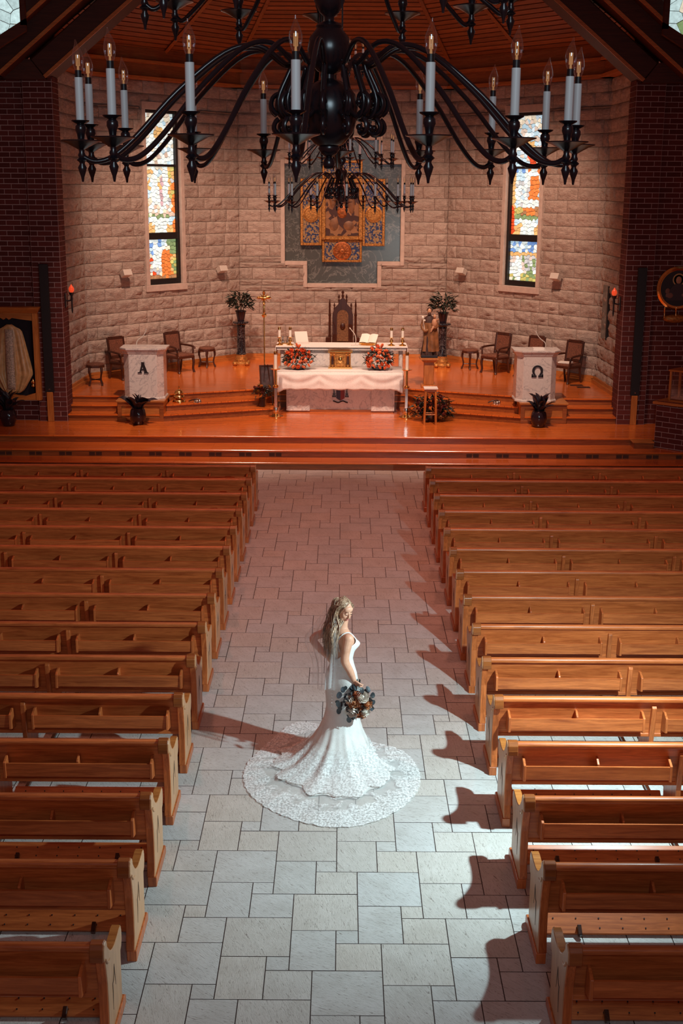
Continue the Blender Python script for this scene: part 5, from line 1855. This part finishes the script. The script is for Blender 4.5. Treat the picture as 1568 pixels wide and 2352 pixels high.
for x in (-0.24, 0.0, 0.22):
    obj('brass_candle', MB().lathe([(0.03, 0.02), (0.014, 0.06), (0.014, 0.20), (0.022, 0.21), (0.006, 0.26)], 8, (x, -0.06, 0)), M['brass'], t, 60)

pl = struct(obj('wall_low_right', MB().box(0, 3.0, 0, 0.9, -0.30, 0.90), M['brick_mortar']))
pl.location = (6.36, 25.20, 0.30)
pl.rotation_euler = (0, 0, R(-42))
bricks(pl, 0, 2.4, -0.30, 0.90, 0, 0, cap=150, seed=8)
obj('oak_cap', MB().box(-0.06, 3.0, -0.07, 0.95, 0.90, 0.955), M['trim_wood'], pl, bev=0.01)
t = thing('glazed_case', 'oak and glass case of brass vessels on the brick plinth', 'display case', (7.02, 25.15, 1.255), R(-42))
fr = MB()
for x in (-0.36, 0.36):
    for y in (-0.2, 0.2):
        fr.box(x - 0.02, x + 0.02, y - 0.02, y + 0.02, 0, 0.60)
obj('frame', fr, M['trim_wood_z'], t)
obj('top', MB().box(-0.40, 0.40, -0.24, 0.24, 0.60, 0.635), M['trim_wood'], t, bev=0.006)
obj('floor_board', MB().box(-0.38, 0.38, -0.22, 0.22, 0.0, 0.02), M['trim_wood'], t)
obj('glass_pane', MB().box(-0.34, 0.34, -0.205, -0.20, 0.02, 0.60), M['bulb'], t)
for x, h in ((-0.05, 0.30), (0.18, 0.22)):
    v = thing('brass_vessel', 'brass vessel inside the glazed case, ' + ('taller one' if h > 0.25 else 'shorter one'), 'vessel', (6.98 + x * 0.8, 25.13 - x * 0.6, 1.275))
    obj('vessel_body', MB().lathe([(0.07, 0), (0.075, 0.02), (0.02, 0.05), (0.02, 0.09), (0.065, 0.13), (0.06, 0.20), (0.02, h * 0.85), (0.006, h)], 14), M['brass'], v, 60)


# ================================================================== the bride
BX, BY = 0.02, 11.3
bride = thing('person', 'bride in a white lace mermaid gown and long train, head turned over her shoulder', 'person', (BX, BY, 0))


def frame(deg):
    a = R(deg)
    return Vector((math.cos(a), math.sin(a), 0)), Vector((math.sin(a), -math.cos(a), 0))     # facing, her right


def bp(deg, s, t, z):
    u, r = frame(deg)
    p = r * s + u * t
    return Vector((p.x, p.y, z))


def skinmat():
    m = NT('skin')
    v = m.coords((1, 1, 1), False)
    n = m.noise(v, 25, 3, 0.5)
    m.col(m.ramp(n, [(0.3, (0.68, 0.34, 0.22)), (0.7, (0.78, 0.42, 0.285))]))
    m.set(0.45, 0, 0.4)
    m.b.inputs['Subsurface Weight'].default_value = 0.12
    m.b.inputs['Subsurface Radius'].default_value = (0.02, 0.008, 0.005)
    return m.m


M['skin'] = skinmat()
SH = 22
body = MB()
TOR = [(0.98, 0.128, 0.088, 0), (1.06, 0.118, 0.080, 0), (1.14, 0.130, 0.092, 0.004), (1.21, 0.142, 0.100, 0.008), (1.265, 0.148, 0.092, 0.004), (1.305, 0.135, 0.074, -0.004), (1.335, 0.085, 0.06, -0.008), (1.355, 0.055, 0.05, -0.006)]


def torso_ring(z, a, b, o, n=32, k=1.0):
    return [tuple(bp(SH, k * a * math.sin(q), o + k * b * math.cos(q), z)) for q in [2 * math.pi * i / n for i in range(n)]]


body.loft([torso_ring(*r) for r in TOR])
for s in (-1, 1):
    body.ell(bp(SH, s * 0.147, -0.004, 1.288), (0.052, 0.052, 0.05), 14, 10)
    body.ell(bp(SH, s * 0.075, -0.055, 1.255), (0.05, 0.03, 0.055), 12, 8)
HC = Vector((0.010, -0.005, 1.535))
body.tube([bp(SH, 0, -0.012, 1.32), bp(SH, 0.005, 0.0, 1.39), HC + Vector((0.0, 0.0, -0.06))], [0.054, 0.046, 0.048], 14)


def limb(pts, rad):
    p = smoothpath(pts, 6)
    rr = []
    for i in range(len(p)):
        q = i / (len(p) - 1) * (len(rad) - 1)
        k = min(int(q), len(rad) - 2)
        rr.append(rad[k] + (rad[k + 1] - rad[k]) * (q - k))
    body.tube(p, rr, 14)
    body.ell(p[0], (rr[0],) * 3, 12, 8)
    body.ell(p[-1], (rr[-1],) * 3, 12, 8)


# her right arm hangs towards the camera and carries the bouquet
SR = bp(SH, 0.150, -0.004, 1.285)
EL = Vector((0.022, -0.165, 1.075))
WR = Vector((0.105, -0.150, 0.880))
limb([SR, (SR + EL) / 2 + Vector((-0.006, -0.006, 0)), EL, (EL + WR) / 2 + Vector((0.004, -0.004, 0)), WR], [0.050, 0.047, 0.041, 0.042, 0.037, 0.034, 0.025])
# her left arm is bent with the hand at the waist
SL = bp(SH, -0.150, -0.004, 1.285)
EL2 = Vector((-0.285, 0.17, 1.175))
WL = Vector((-0.150, 0.045, 1.045))
limb([SL, (SL + EL2) / 2 + Vector((-0.01, 0, 0.01)), EL2, (EL2 + WL) / 2 + Vector((-0.01, 0, -0.006)), WL], [0.048, 0.044, 0.039, 0.039, 0.035, 0.031, 0.025])


def hand(w, d, side, nrm, curl, spread=1.0):
    """w wrist, d direction of the hand, side towards the thumb, nrm palm normal; five bent fingers"""
    d, side, nrm = d.normalized(), side.normalized(), nrm.normalized()
    rot = Matrix((side, d, nrm)).transposed()
    body.ell(w + d * 0.038, (0.036, 0.046, 0.017), 12, 8, rot)
    for k, L in enumerate((0.068, 0.076, 0.071, 0.056)):
        b = w + d * 0.072 + side * (0.027 - 0.018 * k) * spread
        p = [b - d * 0.02]
        q, ang = b.copy(), 0.15
        for j, f in enumerate((0.42, 0.32, 0.26)):
            ang += curl * (0.5 if j == 0 else 0.75)
            q = q + (d * math.cos(ang) + nrm * math.sin(ang)) * L * f
            p.append(q.copy())
        body.tube(p, [0.0095, 0.0088, 0.0078, 0.0062], 8)
        body.ell(p[-1], (0.0062,) * 3, 8, 6)
    b = w + d * 0.022 + side * 0.026
    p = [b, b + side * 0.022 + d * 0.022 + nrm * 0.006, b + side * 0.026 + d * 0.045 + nrm * 0.020, b + side * 0.018 + d * 0.062 + nrm * 0.034]
    body.tube(p, [0.012, 0.0105, 0.0092, 0.007], 8)
    body.ell(p[-1], (0.007,) * 3, 8, 6)


HD = Vector((0.42, -0.02, -0.9))
hand(WR - HD.normalized() * 0.006, HD, Vector((0.55, -0.75, 0.28)), Vector((0.72, 0.62, 0.30)), 1.0)
hand(WL, Vector((0.65, -0.62, -0.45)), Vector((0.2, -0.1, 0.9)), Vector((0.6, 0.7, 0.1)), 0.35)

# head, facing right and towards the camera, looking down
yaw = R(38)
F = Vector((math.sin(yaw), -math.cos(yaw), 0))
pit = R(20)
Fw = Vector((F.x * math.cos(pit), F.y * math.cos(pit), -math.sin(pit)))
Lt = Vector((0, 0, 1)).cross(F).normalized()
Rt = -Lt                                          # image right of the face seen from in front is her left
Up = Fw.cross(Lt).normalized()
if Up.z < 0:
    Up = -Up
roll = R(-5)
Lt, Up = Lt * math.cos(roll) + Up * math.sin(roll), Up * math.cos(roll) - Lt * math.sin(roll)
HR = Matrix((Lt, Fw, Up)).transposed()


def hp(x, y, z):
    return HC + HR @ Vector((x, y, z))


def hell(mb, x, y, z, rx, ry, rz, n=14, m=10):
    mb.ell(hp(x, y, z), (rx, ry, rz), n, m, HR)


hell(body, 0, -0.012, 0.016, 0.070, 0.086, 0.084, 20, 14)
hell(body, 0, 0.028, -0.030, 0.054, 0.056, 0.072, 18, 12)
hell(body, 0, 0.055, 0.035, 0.050, 0.030, 0.034)
hell(body, 0, 0.058, -0.090, 0.021, 0.020, 0.016)
for s in (-1, 1):
    hell(body, s * 0.032, 0.056, -0.026, 0.025, 0.024, 0.026)
    hell(body, s * 0.034, 0.036, -0.066, 0.020, 0.026, 0.024)
    hell(body, s * 0.028, 0.074, 0.001, 0.0145, 0.010, 0.010)
    hell(body, s * 0.009, 0.094, -0.034, 0.008, 0.009, 0.007, 8, 6)
    hell(body, s * 0.071, -0.008, -0.012, 0.010, 0.018, 0.028)
body.tube([hp(0, 0.080, 0.012), hp(0, 0.090, -0.012), hp(0, 0.101, -0.029), hp(0, 0.094, -0.038)], [0.0085, 0.0095, 0.0110, 0.0085], 10)
hell(body, 0, 0.101, -0.029, 0.0105, 0.0105, 0.0095, 10, 8)
hell(body, 0, 0.082, -0.055, 0.020, 0.010, 0.008)
hell(body, 0, 0.079, -0.066, 0.018, 0.010, 0.008)
bo = obj('body', body, M['skin'], bride, 180)
rm = bo.modifiers.new('remesh', 'REMESH')
rm.mode = 'VOXEL'
rm.voxel_size = 0.0042
rm.use_smooth_shade = True
smo = bo.modifiers.new('smooth', 'SMOOTH')
smo.factor = 0.5
smo.iterations = 5

DARK = simple('lash_brown', (0.020, 0.010, 0.008), 0.6)
lash = MB()
for s in (-1, 1):
    lash.tube([hp(s * 0.028 + dx, 0.0845 - abs(dx) * 0.34 + (0.003 if s * dx > 0.01 else 0), -0.0065 - 0.0022 * math.cos(dx * 90) + (0.0025 if s * dx > 0.01 else 0)) for dx in (-0.014, -0.008, 0, 0.008, 0.0165)], [0.0008, 0.0017, 0.0023, 0.0024, 0.001], 6)
    obj('eyelash', lash, DARK, bride, 60)
    lash = MB()
    lash.tube([hp(s * (0.030 + dx), 0.0868 - 15 * max(0, 0.018 + dx) ** 2, 0.021 - dx * dx * 12) for dx in (-0.016, -0.006, 0.005, 0.016)], [0.0016, 0.0024, 0.0022, 0.0008], 6)
    obj('eyebrow', lash, simple('brow_brown', (0.12, 0.055, 0.03), 0.7), bride, 60)
    lash = MB()
lp = MB()
hell(lp, 0, 0.0855, -0.0555, 0.0175, 0.0080, 0.0048, 12, 8)
hell(lp, 0, 0.0835, -0.0645, 0.0155, 0.0085, 0.0055, 12, 8)
obj('lips', lp, simple('lip_rose', (0.52, 0.12, 0.10), 0.4), bride, 80)


# hair
def hairmat():
    m = NT('blonde_hair')
    v = m.coords((60, 60, 6), False)
    n = m.noise(v, 1.2, 4, 0.6, 0.5)
    r = m.n('NewGeometry')
    c = m.ramp(n, [(0.3, (0.15, 0.07, 0.042)), (0.5, (0.44, 0.265, 0.165)), (0.7, (0.74, 0.54, 0.38))])
    b = m.mrange(r.outputs['Random Per Island'], 0, 1, 0.4, 1.3)
    h = m.n('HueSaturation')
    m.l(b, h.inputs['Value'])
    m.l(c, h.inputs['Color'])
    m.col(h.outputs[0])
    m.set(0.38, 0, 0.5)
    return m.m


M['hair'] = hairmat()
hair = MB()
hell(hair, 0, -0.026, 0.026, 0.078, 0.088, 0.083, 22, 16)
rnd = random.Random(11)
ub, rb_ = frame(SH)
for k in range(520):
    side = 1 if k % 2 else -1
    # root along the parting and over the crown
    py = rnd.uniform(-0.085, 0.050)
    root = hp(side * 0.005, py, 0.106 - 5.0 * max(0, py) ** 1.6 - 4.5 * min(0, py) ** 2)
    m1 = hp(side * rnd.uniform(0.050, 0.072), py - 0.022, rnd.uniform(0.045, 0.066))
    m2 = hp(side * rnd.uniform(0.074, 0.102), rnd.uniform(-0.085, 0.010), rnd.uniform(-0.06, 0.0))
    # the ends gather in waves down her back
    s = rnd.uniform(-0.085, 0.120)
    dp = rnd.random()
    m3 = bp(SH, s * 0.9, -0.072 - 0.085 * dp, rnd.uniform(1.33, 1.41))
    m4 = bp(SH, s * 1.05, -0.105 - 0.07 * dp, rnd.uniform(1.22, 1.30))
    e = bp(SH, s + rnd.uniform(-0.035, 0.035), -0.105 - 0.06 * dp, rnd.uniform(1.06, 1.18))
    P = smoothpath([root, m1, m2, m3, m4, e], 9)
    ph, am = rnd.uniform(0, 6.28), rnd.uniform(0.008, 0.018)
    Q = []
    for i, p in enumerate(P):
        t = i / (len(P) - 1)
        w = am * max(0, t - 0.35) * 1.6
        Q.append(p + rb_ * w * math.sin(20 * t + ph) + ub * w * 0.8 * math.cos(20 * t + ph))
    r0 = rnd.uniform(0.0028, 0.0062)
    hair.tube(Q, [r0 * (0.5 + 0.5 * min(1, 3 * i / len(Q))) * (1 - 0.8 * max(0, i / (len(Q) - 1) - 0.6) / 0.4) for i in range(len(Q))], 5, flat=0.6)
# face-framing locks on the camera side
for k in range(44):
    o = k / 43
    P = smoothpath([hp(-0.01, 0.05 - 0.03 * o, 0.088), hp(-0.052 - 0.008 * o, 0.045 - 0.04 * o, 0.045), hp(-0.064 - 0.01 * o, 0.028 - 0.03 * o, -0.02), hp(-0.066 - 0.012 * o, 0.010 - 0.02 * o, -0.08), bp(SH, 0.075 - 0.02 * o, -0.07 - 0.02 * o, 1.36), bp(SH, 0.07 - 0.05 * o, -0.115, 1.26 - 0.03 * o), bp(SH, 0.05 - 0.06 * o, -0.125, 1.17)], 6)
    hair.tube(P, [0.0042 * (0.5 + min(0.6, 2.5 * i / len(P))) * (1 - 0.7 * max(0, i / (len(P) - 1) - 0.6) / 0.4) for i in range(len(P))], 6, flat=0.6)
vol = []
for z, a, b_, o in ((1.47, 0.012, 0.008, -0.095), (1.44, 0.045, 0.022, -0.095), (1.40, 0.066, 0.034, -0.095), (1.33, 0.078, 0.036, -0.105), (1.26, 0.078, 0.032, -0.122), (1.19, 0.068, 0.026, -0.125), (1.13, 0.045, 0.016, -0.122)):
    vol.append([tuple(bp(SH, 0.015 + a * math.sin(q), o + b_ * math.cos(q), z)) for q in [2 * math.pi * i / 20 for i in range(20)]])
hair.loft(vol)
obj('hair', hair, M['hair'], bride, 80)


# gown
def satin(name, c, bumpy):
    m = NT(name)
    v = m.coords((1, 1, 1), False)
    vo = m.n('TexVoronoi')
    vo.inputs['Scale'].default_value = 150
    m.l(v, vo.inputs['Vector'])
    n = m.noise(v, 12, 4, 0.6)
    m.col(m.ramp(n, [(0.3, tuple(q * 0.86 for q in c)), (0.7, c)]))
    m.set(0.5, 0, 0.4)
    m.bump(vo.outputs['Distance'], bumpy, 0.006)
    return m.m


M['satin'] = satin('white_satin', (0.88, 0.87, 0.85), 0.03)
M['lace_satin'] = satin('lace_over_satin', (0.84, 0.81, 0.78), 0.25)


def top_z(q):
    """neckline height around the bodice; q = 0 in front"""
    c = math.cos(q)
    if c > 0:
        return 1.205 + 0.035 * c + 0.018 * math.exp(-((abs(math.atan2(math.sin(q), c)) - 0.55) / 0.25) ** 2)
    return 1.205 - 0.155 * (-c) ** 0.9


def interp(tab, z):
    for a, b in zip(tab, tab[1:]):
        if a[0] <= z <= b[0]:
            t = (z - a[0]) / (b[0] - a[0])
            return [x + (y - x) * t for x, y in zip(a[1:], b[1:])]
    return tab[-1][1:] if z > tab[-1][0] else tab[0][1:]


def bodice(u, v):
    q = 2 * math.pi * u
    z = 1.00 + (top_z(q) - 1.00) * v
    a, b, o = interp(TOR, z)
    x, y = (a + 0.007) * math.sin(q), o + (b + 0.007) * math.cos(q)
    g = math.exp(-((z - 1.192) / 0.042) ** 2)
    for s in (-1, 1):
        y += 0.050 * g * math.exp(-((math.sin(q) - s * 0.5) / 0.33) ** 2) * max(0, math.cos(q)) ** 0.5
    return tuple(bp(SH, x, y, z))


bd = obj('bodice', MB().grid(bodice, 72, 20), M['satin'], bride, 180)
sm = bd.modifiers.new('thick', 'SOLIDIFY')
sm.thickness = 0.004
# lace panel over the lower back
lb = MB().grid(lambda u, v: tuple(Vector(bodice(0.36 + 0.28 * u, v * 0.98)) - frame(SH)[0] * 0.005), 24, 12)
lo = obj('back_lace', lb, M['lace_satin'], bride, 180)
sm = lo.modifiers.new('thick', 'SOLIDIFY')
sm.thickness = 0.003
for s in (-1, 1):
    P = smoothpath([bp(SH, s * 0.085, 0.108, 1.235), bp(SH, s * 0.100, 0.072, 1.285), bp(SH, s * 0.108, 0.020, 1.332), bp(SH, s * 0.104, -0.042, 1.322), bp(SH, s * 0.085, -0.098, 1.25), bp(SH, s * 0.06, -0.098, 1.13)], 6)
    obj('strap', MB().tube(P, 0.0055, 6), M['satin'], bride, 60)
P = smoothpath([bp(SH, 0.108, -0.05, 1.322), bp(SH, 0.10, -0.088, 1.25), bp(SH, 0.112, -0.075, 1.15)], 6)
obj('strap', MB().tube(P, 0.004, 6), M['satin'], bride, 60)

DIR = [0, 45, 90, 135, 180, 225, 270, 315]
LOW = [(0.008, (0.30, 0.36, 0.33, 0.50, 0.62, 0.74, 0.86, 0.64)), (0.05, (0.287, 0.31, 0.28, 0.39, 0.47, 0.54, 0.60, 0.46)), (0.13, (0.265, 0.265, 0.24, 0.29, 0.37, 0.40, 0.41, 0.335)),
       (0.22, (0.235, 0.225, 0.21, 0.23, 0.30, 0.31, 0.30, 0.265)), (0.32, (0.195, 0.19, 0.185, 0.195, 0.235, 0.245, 0.235, 0.21)), (0.44, (0.165, 0.165, 0.165, 0.165, 0.18, 0.19, 0.185, 0.175))]


def polar(tab, th):
    th = math.degrees(th) % 360
    k = int(th // 45)
    t = th / 45 - k
    t = t * t * (3 - 2 * t) * 0.5 + t * 0.5
    return tab[k] * (1 - t) + tab[(k + 1) % 8] * t


UPR = [(0.55, 0.165, 0.140, 44, -0.005, 0), (0.66, 0.175, 0.125, 46, -0.012, 0), (0.76, 0.186, 0.124, 46, -0.012, 0), (0.84, 0.190, 0.126, 44, -0.010, 0), (0.92, 0.172, 0.115, 38, -0.004, 0), (0.99, 0.146, 0.100, 29, 0.0, 0), (1.045, 0.128, 0.092, 22, 0, 0)]
NS = 144
rings = []
for z, tab in LOW:
    k = (0.44 - z) / 0.44
    rr = []
    for i in range(NS):
        th = 2 * math.pi * i / NS
        f = 1 + k * (0.055 * math.sin(13 * th + 1.5) + 0.035 * math.sin(22 * th + 4 * z)) * (1.0 if z > 0.03 else 0.6)
        r = polar(tab, th) * f
        rr.append((r * math.cos(th), r * math.sin(th), z + (0.003 * (1 + math.sin(17 * th)) if z < 0.02 else 0)))
    rings.append(rr)
for z, a, b, dg, ox, oy in UPR:
    rr = []
    for i in range(NS):
        th = 2 * math.pi * i / NS
        u, r_ = frame(dg)
        d = Vector((math.cos(th), math.sin(th), 0))
        cu, cr = d.dot(u), d.dot(r_)
        rad = 1 / math.sqrt((cr / a) ** 2 + (cu / b) ** 2)
        rr.append((ox + rad * d.x, oy + rad * d.y, z))
    rings.append(rr)
# refine vertically
fine = []
for a, b in zip(rings, rings[1:]):
    for k in range(4):
        t = k / 4
        fine.append([tuple(Vector(p).lerp(Vector(q), t)) for p, q in zip(a, b)])
fine.append(rings[-1])
sk = obj('skirt', MB().loft(fine, True, False, True), M['lace_satin'], bride, 180)


def lacemat(name, fade):
    m = NT(name)
    uv = m.n('TexCoord')
    sx = m.n('SeparateXYZ')
    m.l(uv.outputs['UV'], sx.inputs[0])
    v = m.coords((1, 1, 1), False)
    big = m.noise(v, 7.0, 3, 0.55, 0.4)
    vo = m.n('TexVoronoi')
    vo.inputs['Scale'].default_value = 46
    m.l(v, vo.inputs['Vector'])
    small = m.noise(v, 60, 3, 0.6, 0.6)
    edge = m.mrange(sx.outputs[1], 0.45, 0.90, 0.0, 0.40)
    a = m.n('Math', operation='ADD')
    m.l(big, a.inputs[0])
    m.l(edge, a.inputs[1])
    patch = m.mrange(a.outputs[0], 0.545, 0.62, 0.0, 1.0)
    petal = m.mrange(vo.outputs['Distance'], 0.35, 0.75, 1.0, 0.25)
    hole = m.mrange(small, 0.38, 0.5, 0.25, 1.0)
    f1 = m.n('Math', operation='MULTIPLY')
    m.l(patch, f1.inputs[0])
    m.l(petal, f1.inputs[1])
    f2 = m.n('Math', operation='MULTIPLY')
    m.l(f1.outputs[0], f2.inputs[0])
    m.l(hole, f2.inputs[1])
    al = m.mrange(f2.outputs[0], 0.0, 0.9, 0.30, 1.0)
    m.set(0.7, 0, 0.2, base=(0.88, 0.88, 0.87))
    if fade:
        fd = m.n('Math', operation='MULTIPLY')
        m.l(m.mrange(sx.outputs[1], 0.55, 0.72, 0.0, 1.0), fd.inputs[0])
        m.l(al, fd.inputs[1])
        al = fd.outputs[0]
    m.l(al, m.b.inputs['Alpha'])
    m.bump(f2.outputs[0], 0.4, 0.006)
    return m.m


M['sheer_lace'] = lacemat('sheer_lace', False)
M['lace_fade'] = lacemat('lace_applique', True)
TR = [(16, .605), (42, .47), (90, .42), (112, .90), (118, .97), (130, .90), (141.6, .82), (155, .80), (169, .81), (192, .93), (207, 1.03), (222.5, 1.14), (239, 1.24), (252, 1.32), (263, 1.38), (271, 1.39), (281, 1.33), (291.6, 1.21), (307, 1.05), (328.6, .85), (350, .704), (376, .605)]


def train_r(d):
    d = d % 360
    if d < 16:
        d += 360
    for a, b in zip(TR, TR[1:]):
        if a[0] <= d <= b[0]:
            t = (d - a[0]) / (b[0] - a[0])
            return a[1] + (b[1] - a[1]) * t


NA, NRr = 360, 26
tr = MB()


def tpt(u, v):
    th = 2 * math.pi * u
    r1 = sum(train_r(math.degrees(th) + q) for q in (-6, -3, 0, 3, 6)) / 5 + 0.014 * abs(math.sin(34 * th))
    r0 = polar(LOW[0][1], th) * 0.72
    r = r0 + (r1 - r0) * v
    z = 0.007 + 0.010 * (1 + math.sin(9 * th + 5 * v)) * v * (1 - v) * 2.4 + 0.006 * (1 + math.sin(31 * th)) * v * (1 - 0.55 * v)
    return (r * math.cos(th), r * math.sin(th), z)


tr.grid(tpt, NA, NRr)
to = obj('train', tr, M['sheer_lace'], bride, 180)
uvl = to.data.uv_layers.new(name='UVMap')
for pg in to.data.polygons:
    for li in pg.loop_indices:
        vi = to.data.loops[li].vertex_index
        uvl.data[li].uv = ((vi % (NA + 1)) / NA, (vi // (NA + 1)) / NRr)
# second lace tier lying on the lower skirt
tier = MB()


def tier_pt(u, v):
    th = 2 * math.pi * u
    z = 0.24 * (1 - v) + 0.012
    k = 0
    tab = [t for _, t in LOW]
    zz = [q for q, _ in LOW]
    for i in range(len(zz) - 1):
        if zz[i] <= z <= zz[i + 1]:
            k = i
    t = (z - zz[k]) / (zz[k + 1] - zz[k])
    r = polar(tab[k], th) * (1 - t) + polar(tab[k + 1], th) * t
    f = 1 + ((0.44 - z) / 0.44) * (0.055 * math.sin(13 * th + 1.5) + 0.035 * math.sin(22 * th + 4 * z))
    r = r * f + 0.012 + 0.02 * v * abs(math.sin(24 * th)) * (v > 0.95)
    return (r * math.cos(th), r * math.sin(th), z + 0.018)


tier.grid(tier_pt, 240, 14)
ti = obj('lace_overlay', tier, M['lace_fade'], bride, 180)
uvl = ti.data.uv_layers.new(name='UVMap')
for pg in ti.data.polygons:
    for li in pg.loop_indices:
        vi = ti.data.loops[li].vertex_index
        uvl.data[li].uv = ((vi % 241) / 240, 0.55 + 0.35 * (vi // 241) / 14)
bt = MB()
for k in range(16):
    z = 1.02 - 0.033 * k
    a = interp([(q[0],) + tuple(q[1:]) for q in UPR], z)
    p = bp(a[2], 0, -a[1] - 0.003, z) + Vector((a[3], 0, 0))
    bt.ell(p, (0.006, 0.006, 0.006), 6, 5)
stuff(obj('back_button', bt, M['satin'], bride))


# veil
def veilmat():
    m = NT('veil_tulle')
    t = m.n('BsdfTransparent')
    d = m.n('BsdfDiffuse')
    d.inputs[0].default_value = (0.84, 0.88, 0.90, 1)
    tl = m.n('BsdfTranslucent')
    tl.inputs[0].default_value = (0.95, 0.98, 1.0, 1)
    a = m.n('MixShader')
    a.inputs[0].default_value = 0.5
    m.l(d.outputs[0], a.inputs[1])
    m.l(tl.outputs[0], a.inputs[2])
    v = m.coords((30, 30, 1.2), False)
    n = m.noise(v, 1.0, 3, 0.5)
    lw = m.n('LayerWeight')
    lw.inputs[0].default_value = 0.3
    f = m.mrange(lw.outputs['Facing'], 0.1, 0.9, 0.16, 0.75)
    g = m.mrange(n, 0.45, 0.7, 0.0, 0.3)
    ad = m.n('Math', operation='ADD')
    m.l(f, ad.inputs[0])
    m.l(g, ad.inputs[1])
    mx = m.n('MixShader')
    m.l(ad.outputs[0], mx.inputs[0])
    m.l(t.outputs[0], mx.inputs[1])
    m.l(a.outputs[0], mx.inputs[2])
    m.l(mx.outputs[0], m.t.nodes['Material Output'].inputs[0])
    return m.m


M['veil'] = veilmat()


def veil(u, v):
    top = hp(0.06 * (u - 0.5) * 2, -0.105 - 0.012 * math.sin(math.pi * u), 0.045)
    # hangs behind her back, pushed out at the bent elbow
    s = (u - 0.5) * 2
    wdt = 0.07 + 0.13 * min(1, v * 2.2)
    z = top.z - (0.86 + 0.05 * math.sin(5 * u)) * v
    out = 0.125 + 0.085 * math.exp(-((v - 0.48) / 0.2) ** 2) * max(0, -s + 0.35) + 0.06 * v
    fold = (0.018 * math.sin(9 * u * math.pi + 1.2) + 0.010 * math.sin(23 * u)) * min(1, v * 2)
    p = bp(SH + 6, s * wdt - 0.045, -out - fold, z)
    t = min(1, v * 3.2)
    t = t * t * (3 - 2 * t)
    return tuple(top.lerp(p, t) if v < 0.3125 else p)


vl = obj('veil', MB().grid(veil, 60, 40), M['veil'], bride, 180)

# ================================================================== bouquet
bq = thing('bridal_bouquet', 'bouquet of white and peach roses with dark eucalyptus in her hand', 'bouquet', (BX + 0.135, BY - 0.195, 0.68))
st = MB()
for k in range(7):
    a = 2 * math.pi * k / 7
    st.cyl((0.012 * math.cos(a), 0.02 + 0.012 * math.sin(a), 0.0), (0.010 + 0.022 * math.cos(a), 0.05 + 0.02 * math.sin(a), 0.20), 0.005, n=6)
stuff(obj('stems', st, M['leaf'], bq))
obj('ribbon', MB().tube([(0.006, 0.035, 0.08), (0.010, 0.05, 0.16)], 0.023, 10), M['satin'], bq, 60)
PEACH = simple('peach_rose', (0.62, 0.27, 0.12), 0.6, noise=0.3, nscale=30)
RUST = simple('rust_rose', (0.42, 0.12, 0.05), 0.6, noise=0.3, nscale=30)
WHITE = simple('white_rose', (0.80, 0.72, 0.64), 0.6, noise=0.12, nscale=30)
EUC = simple('eucalyptus', (0.030, 0.038, 0.046), 0.45, noise=0.5, nscale=12, var=0.6)
RW, RP, RU = rose_mesh('rose', WHITE, 0.05), rose_mesh('rose', PEACH, 0.048), rose_mesh('rose', RUST, 0.042)
for k, (x, z, me, s) in enumerate(((0.055, 0.075, RW, 1.05), (-0.03, 0.03, RP, 1.1), (-0.045, -0.065, RW, 1.15), (0.02, -0.10, RU, 0.9), (0.085, -0.075, RW, 0.85), (0.105, 0.0, RP, 0.85), (-0.07, 0.045, RW, 0.75), (0.03, -0.02, RU, 0.75), (0.0, 0.10, RU, 0.7), (0.06, -0.125, RP, 0.6))):
    d = Vector((x, -0.085 + 0.4 * (x * x + z * z) * 4, z))
    q = Vector((x * 0.9, -0.11, z * 0.9 + 0.03)).to_track_quat('Z', 'Y').to_euler()
    link('rose', me, bq, d, q, (s * 1.18,) * 3)
em = MB()
em.lathe([(0.0, 0), (0.5, 0.0), (0.5, 0.05), (0.0, 0.05)], 10, cap=False)
em.v = [(x * (1.15 if x > 0 else 0.95), y * 0.9, z + 0.25 * (x * x + y * y)) for x, y, z in em.v]
EL_ = em.mesh('leaf', EUC, 60)
rnd = random.Random(21)
for k in range(54):
    a = 2 * math.pi * k / 54 + rnd.uniform(-0.1, 0.1)
    r = rnd.uniform(0.085, 0.178) * (1.12 if math.cos(a) < -0.2 else 1.0)
    d = Vector((r * math.cos(a), rnd.uniform(-0.07, 0.04), r * 0.88 * math.sin(a)))
    n = Vector((math.cos(a) * 0.5, -0.8, math.sin(a) * 0.5 + 0.3)) + Vector((rnd.uniform(-0.9, 0.9), 0, rnd.uniform(-0.9, 0.9)))
    s = rnd.uniform(0.036, 0.07)
    link('leaf', EL_, bq, d, n.to_track_quat('Z', 'Y').to_euler(), (s * 0.8, s * 1.2, s))
foliage('filler_sprigs', simple('dark_sprigs', (0.05, 0.035, 0.03), 0.7, noise=0.5, nscale=30), bq, (0.01, -0.02, -0.01), (0.12, 0.08, 0.12), 160, (0.05, 0.014), 5)
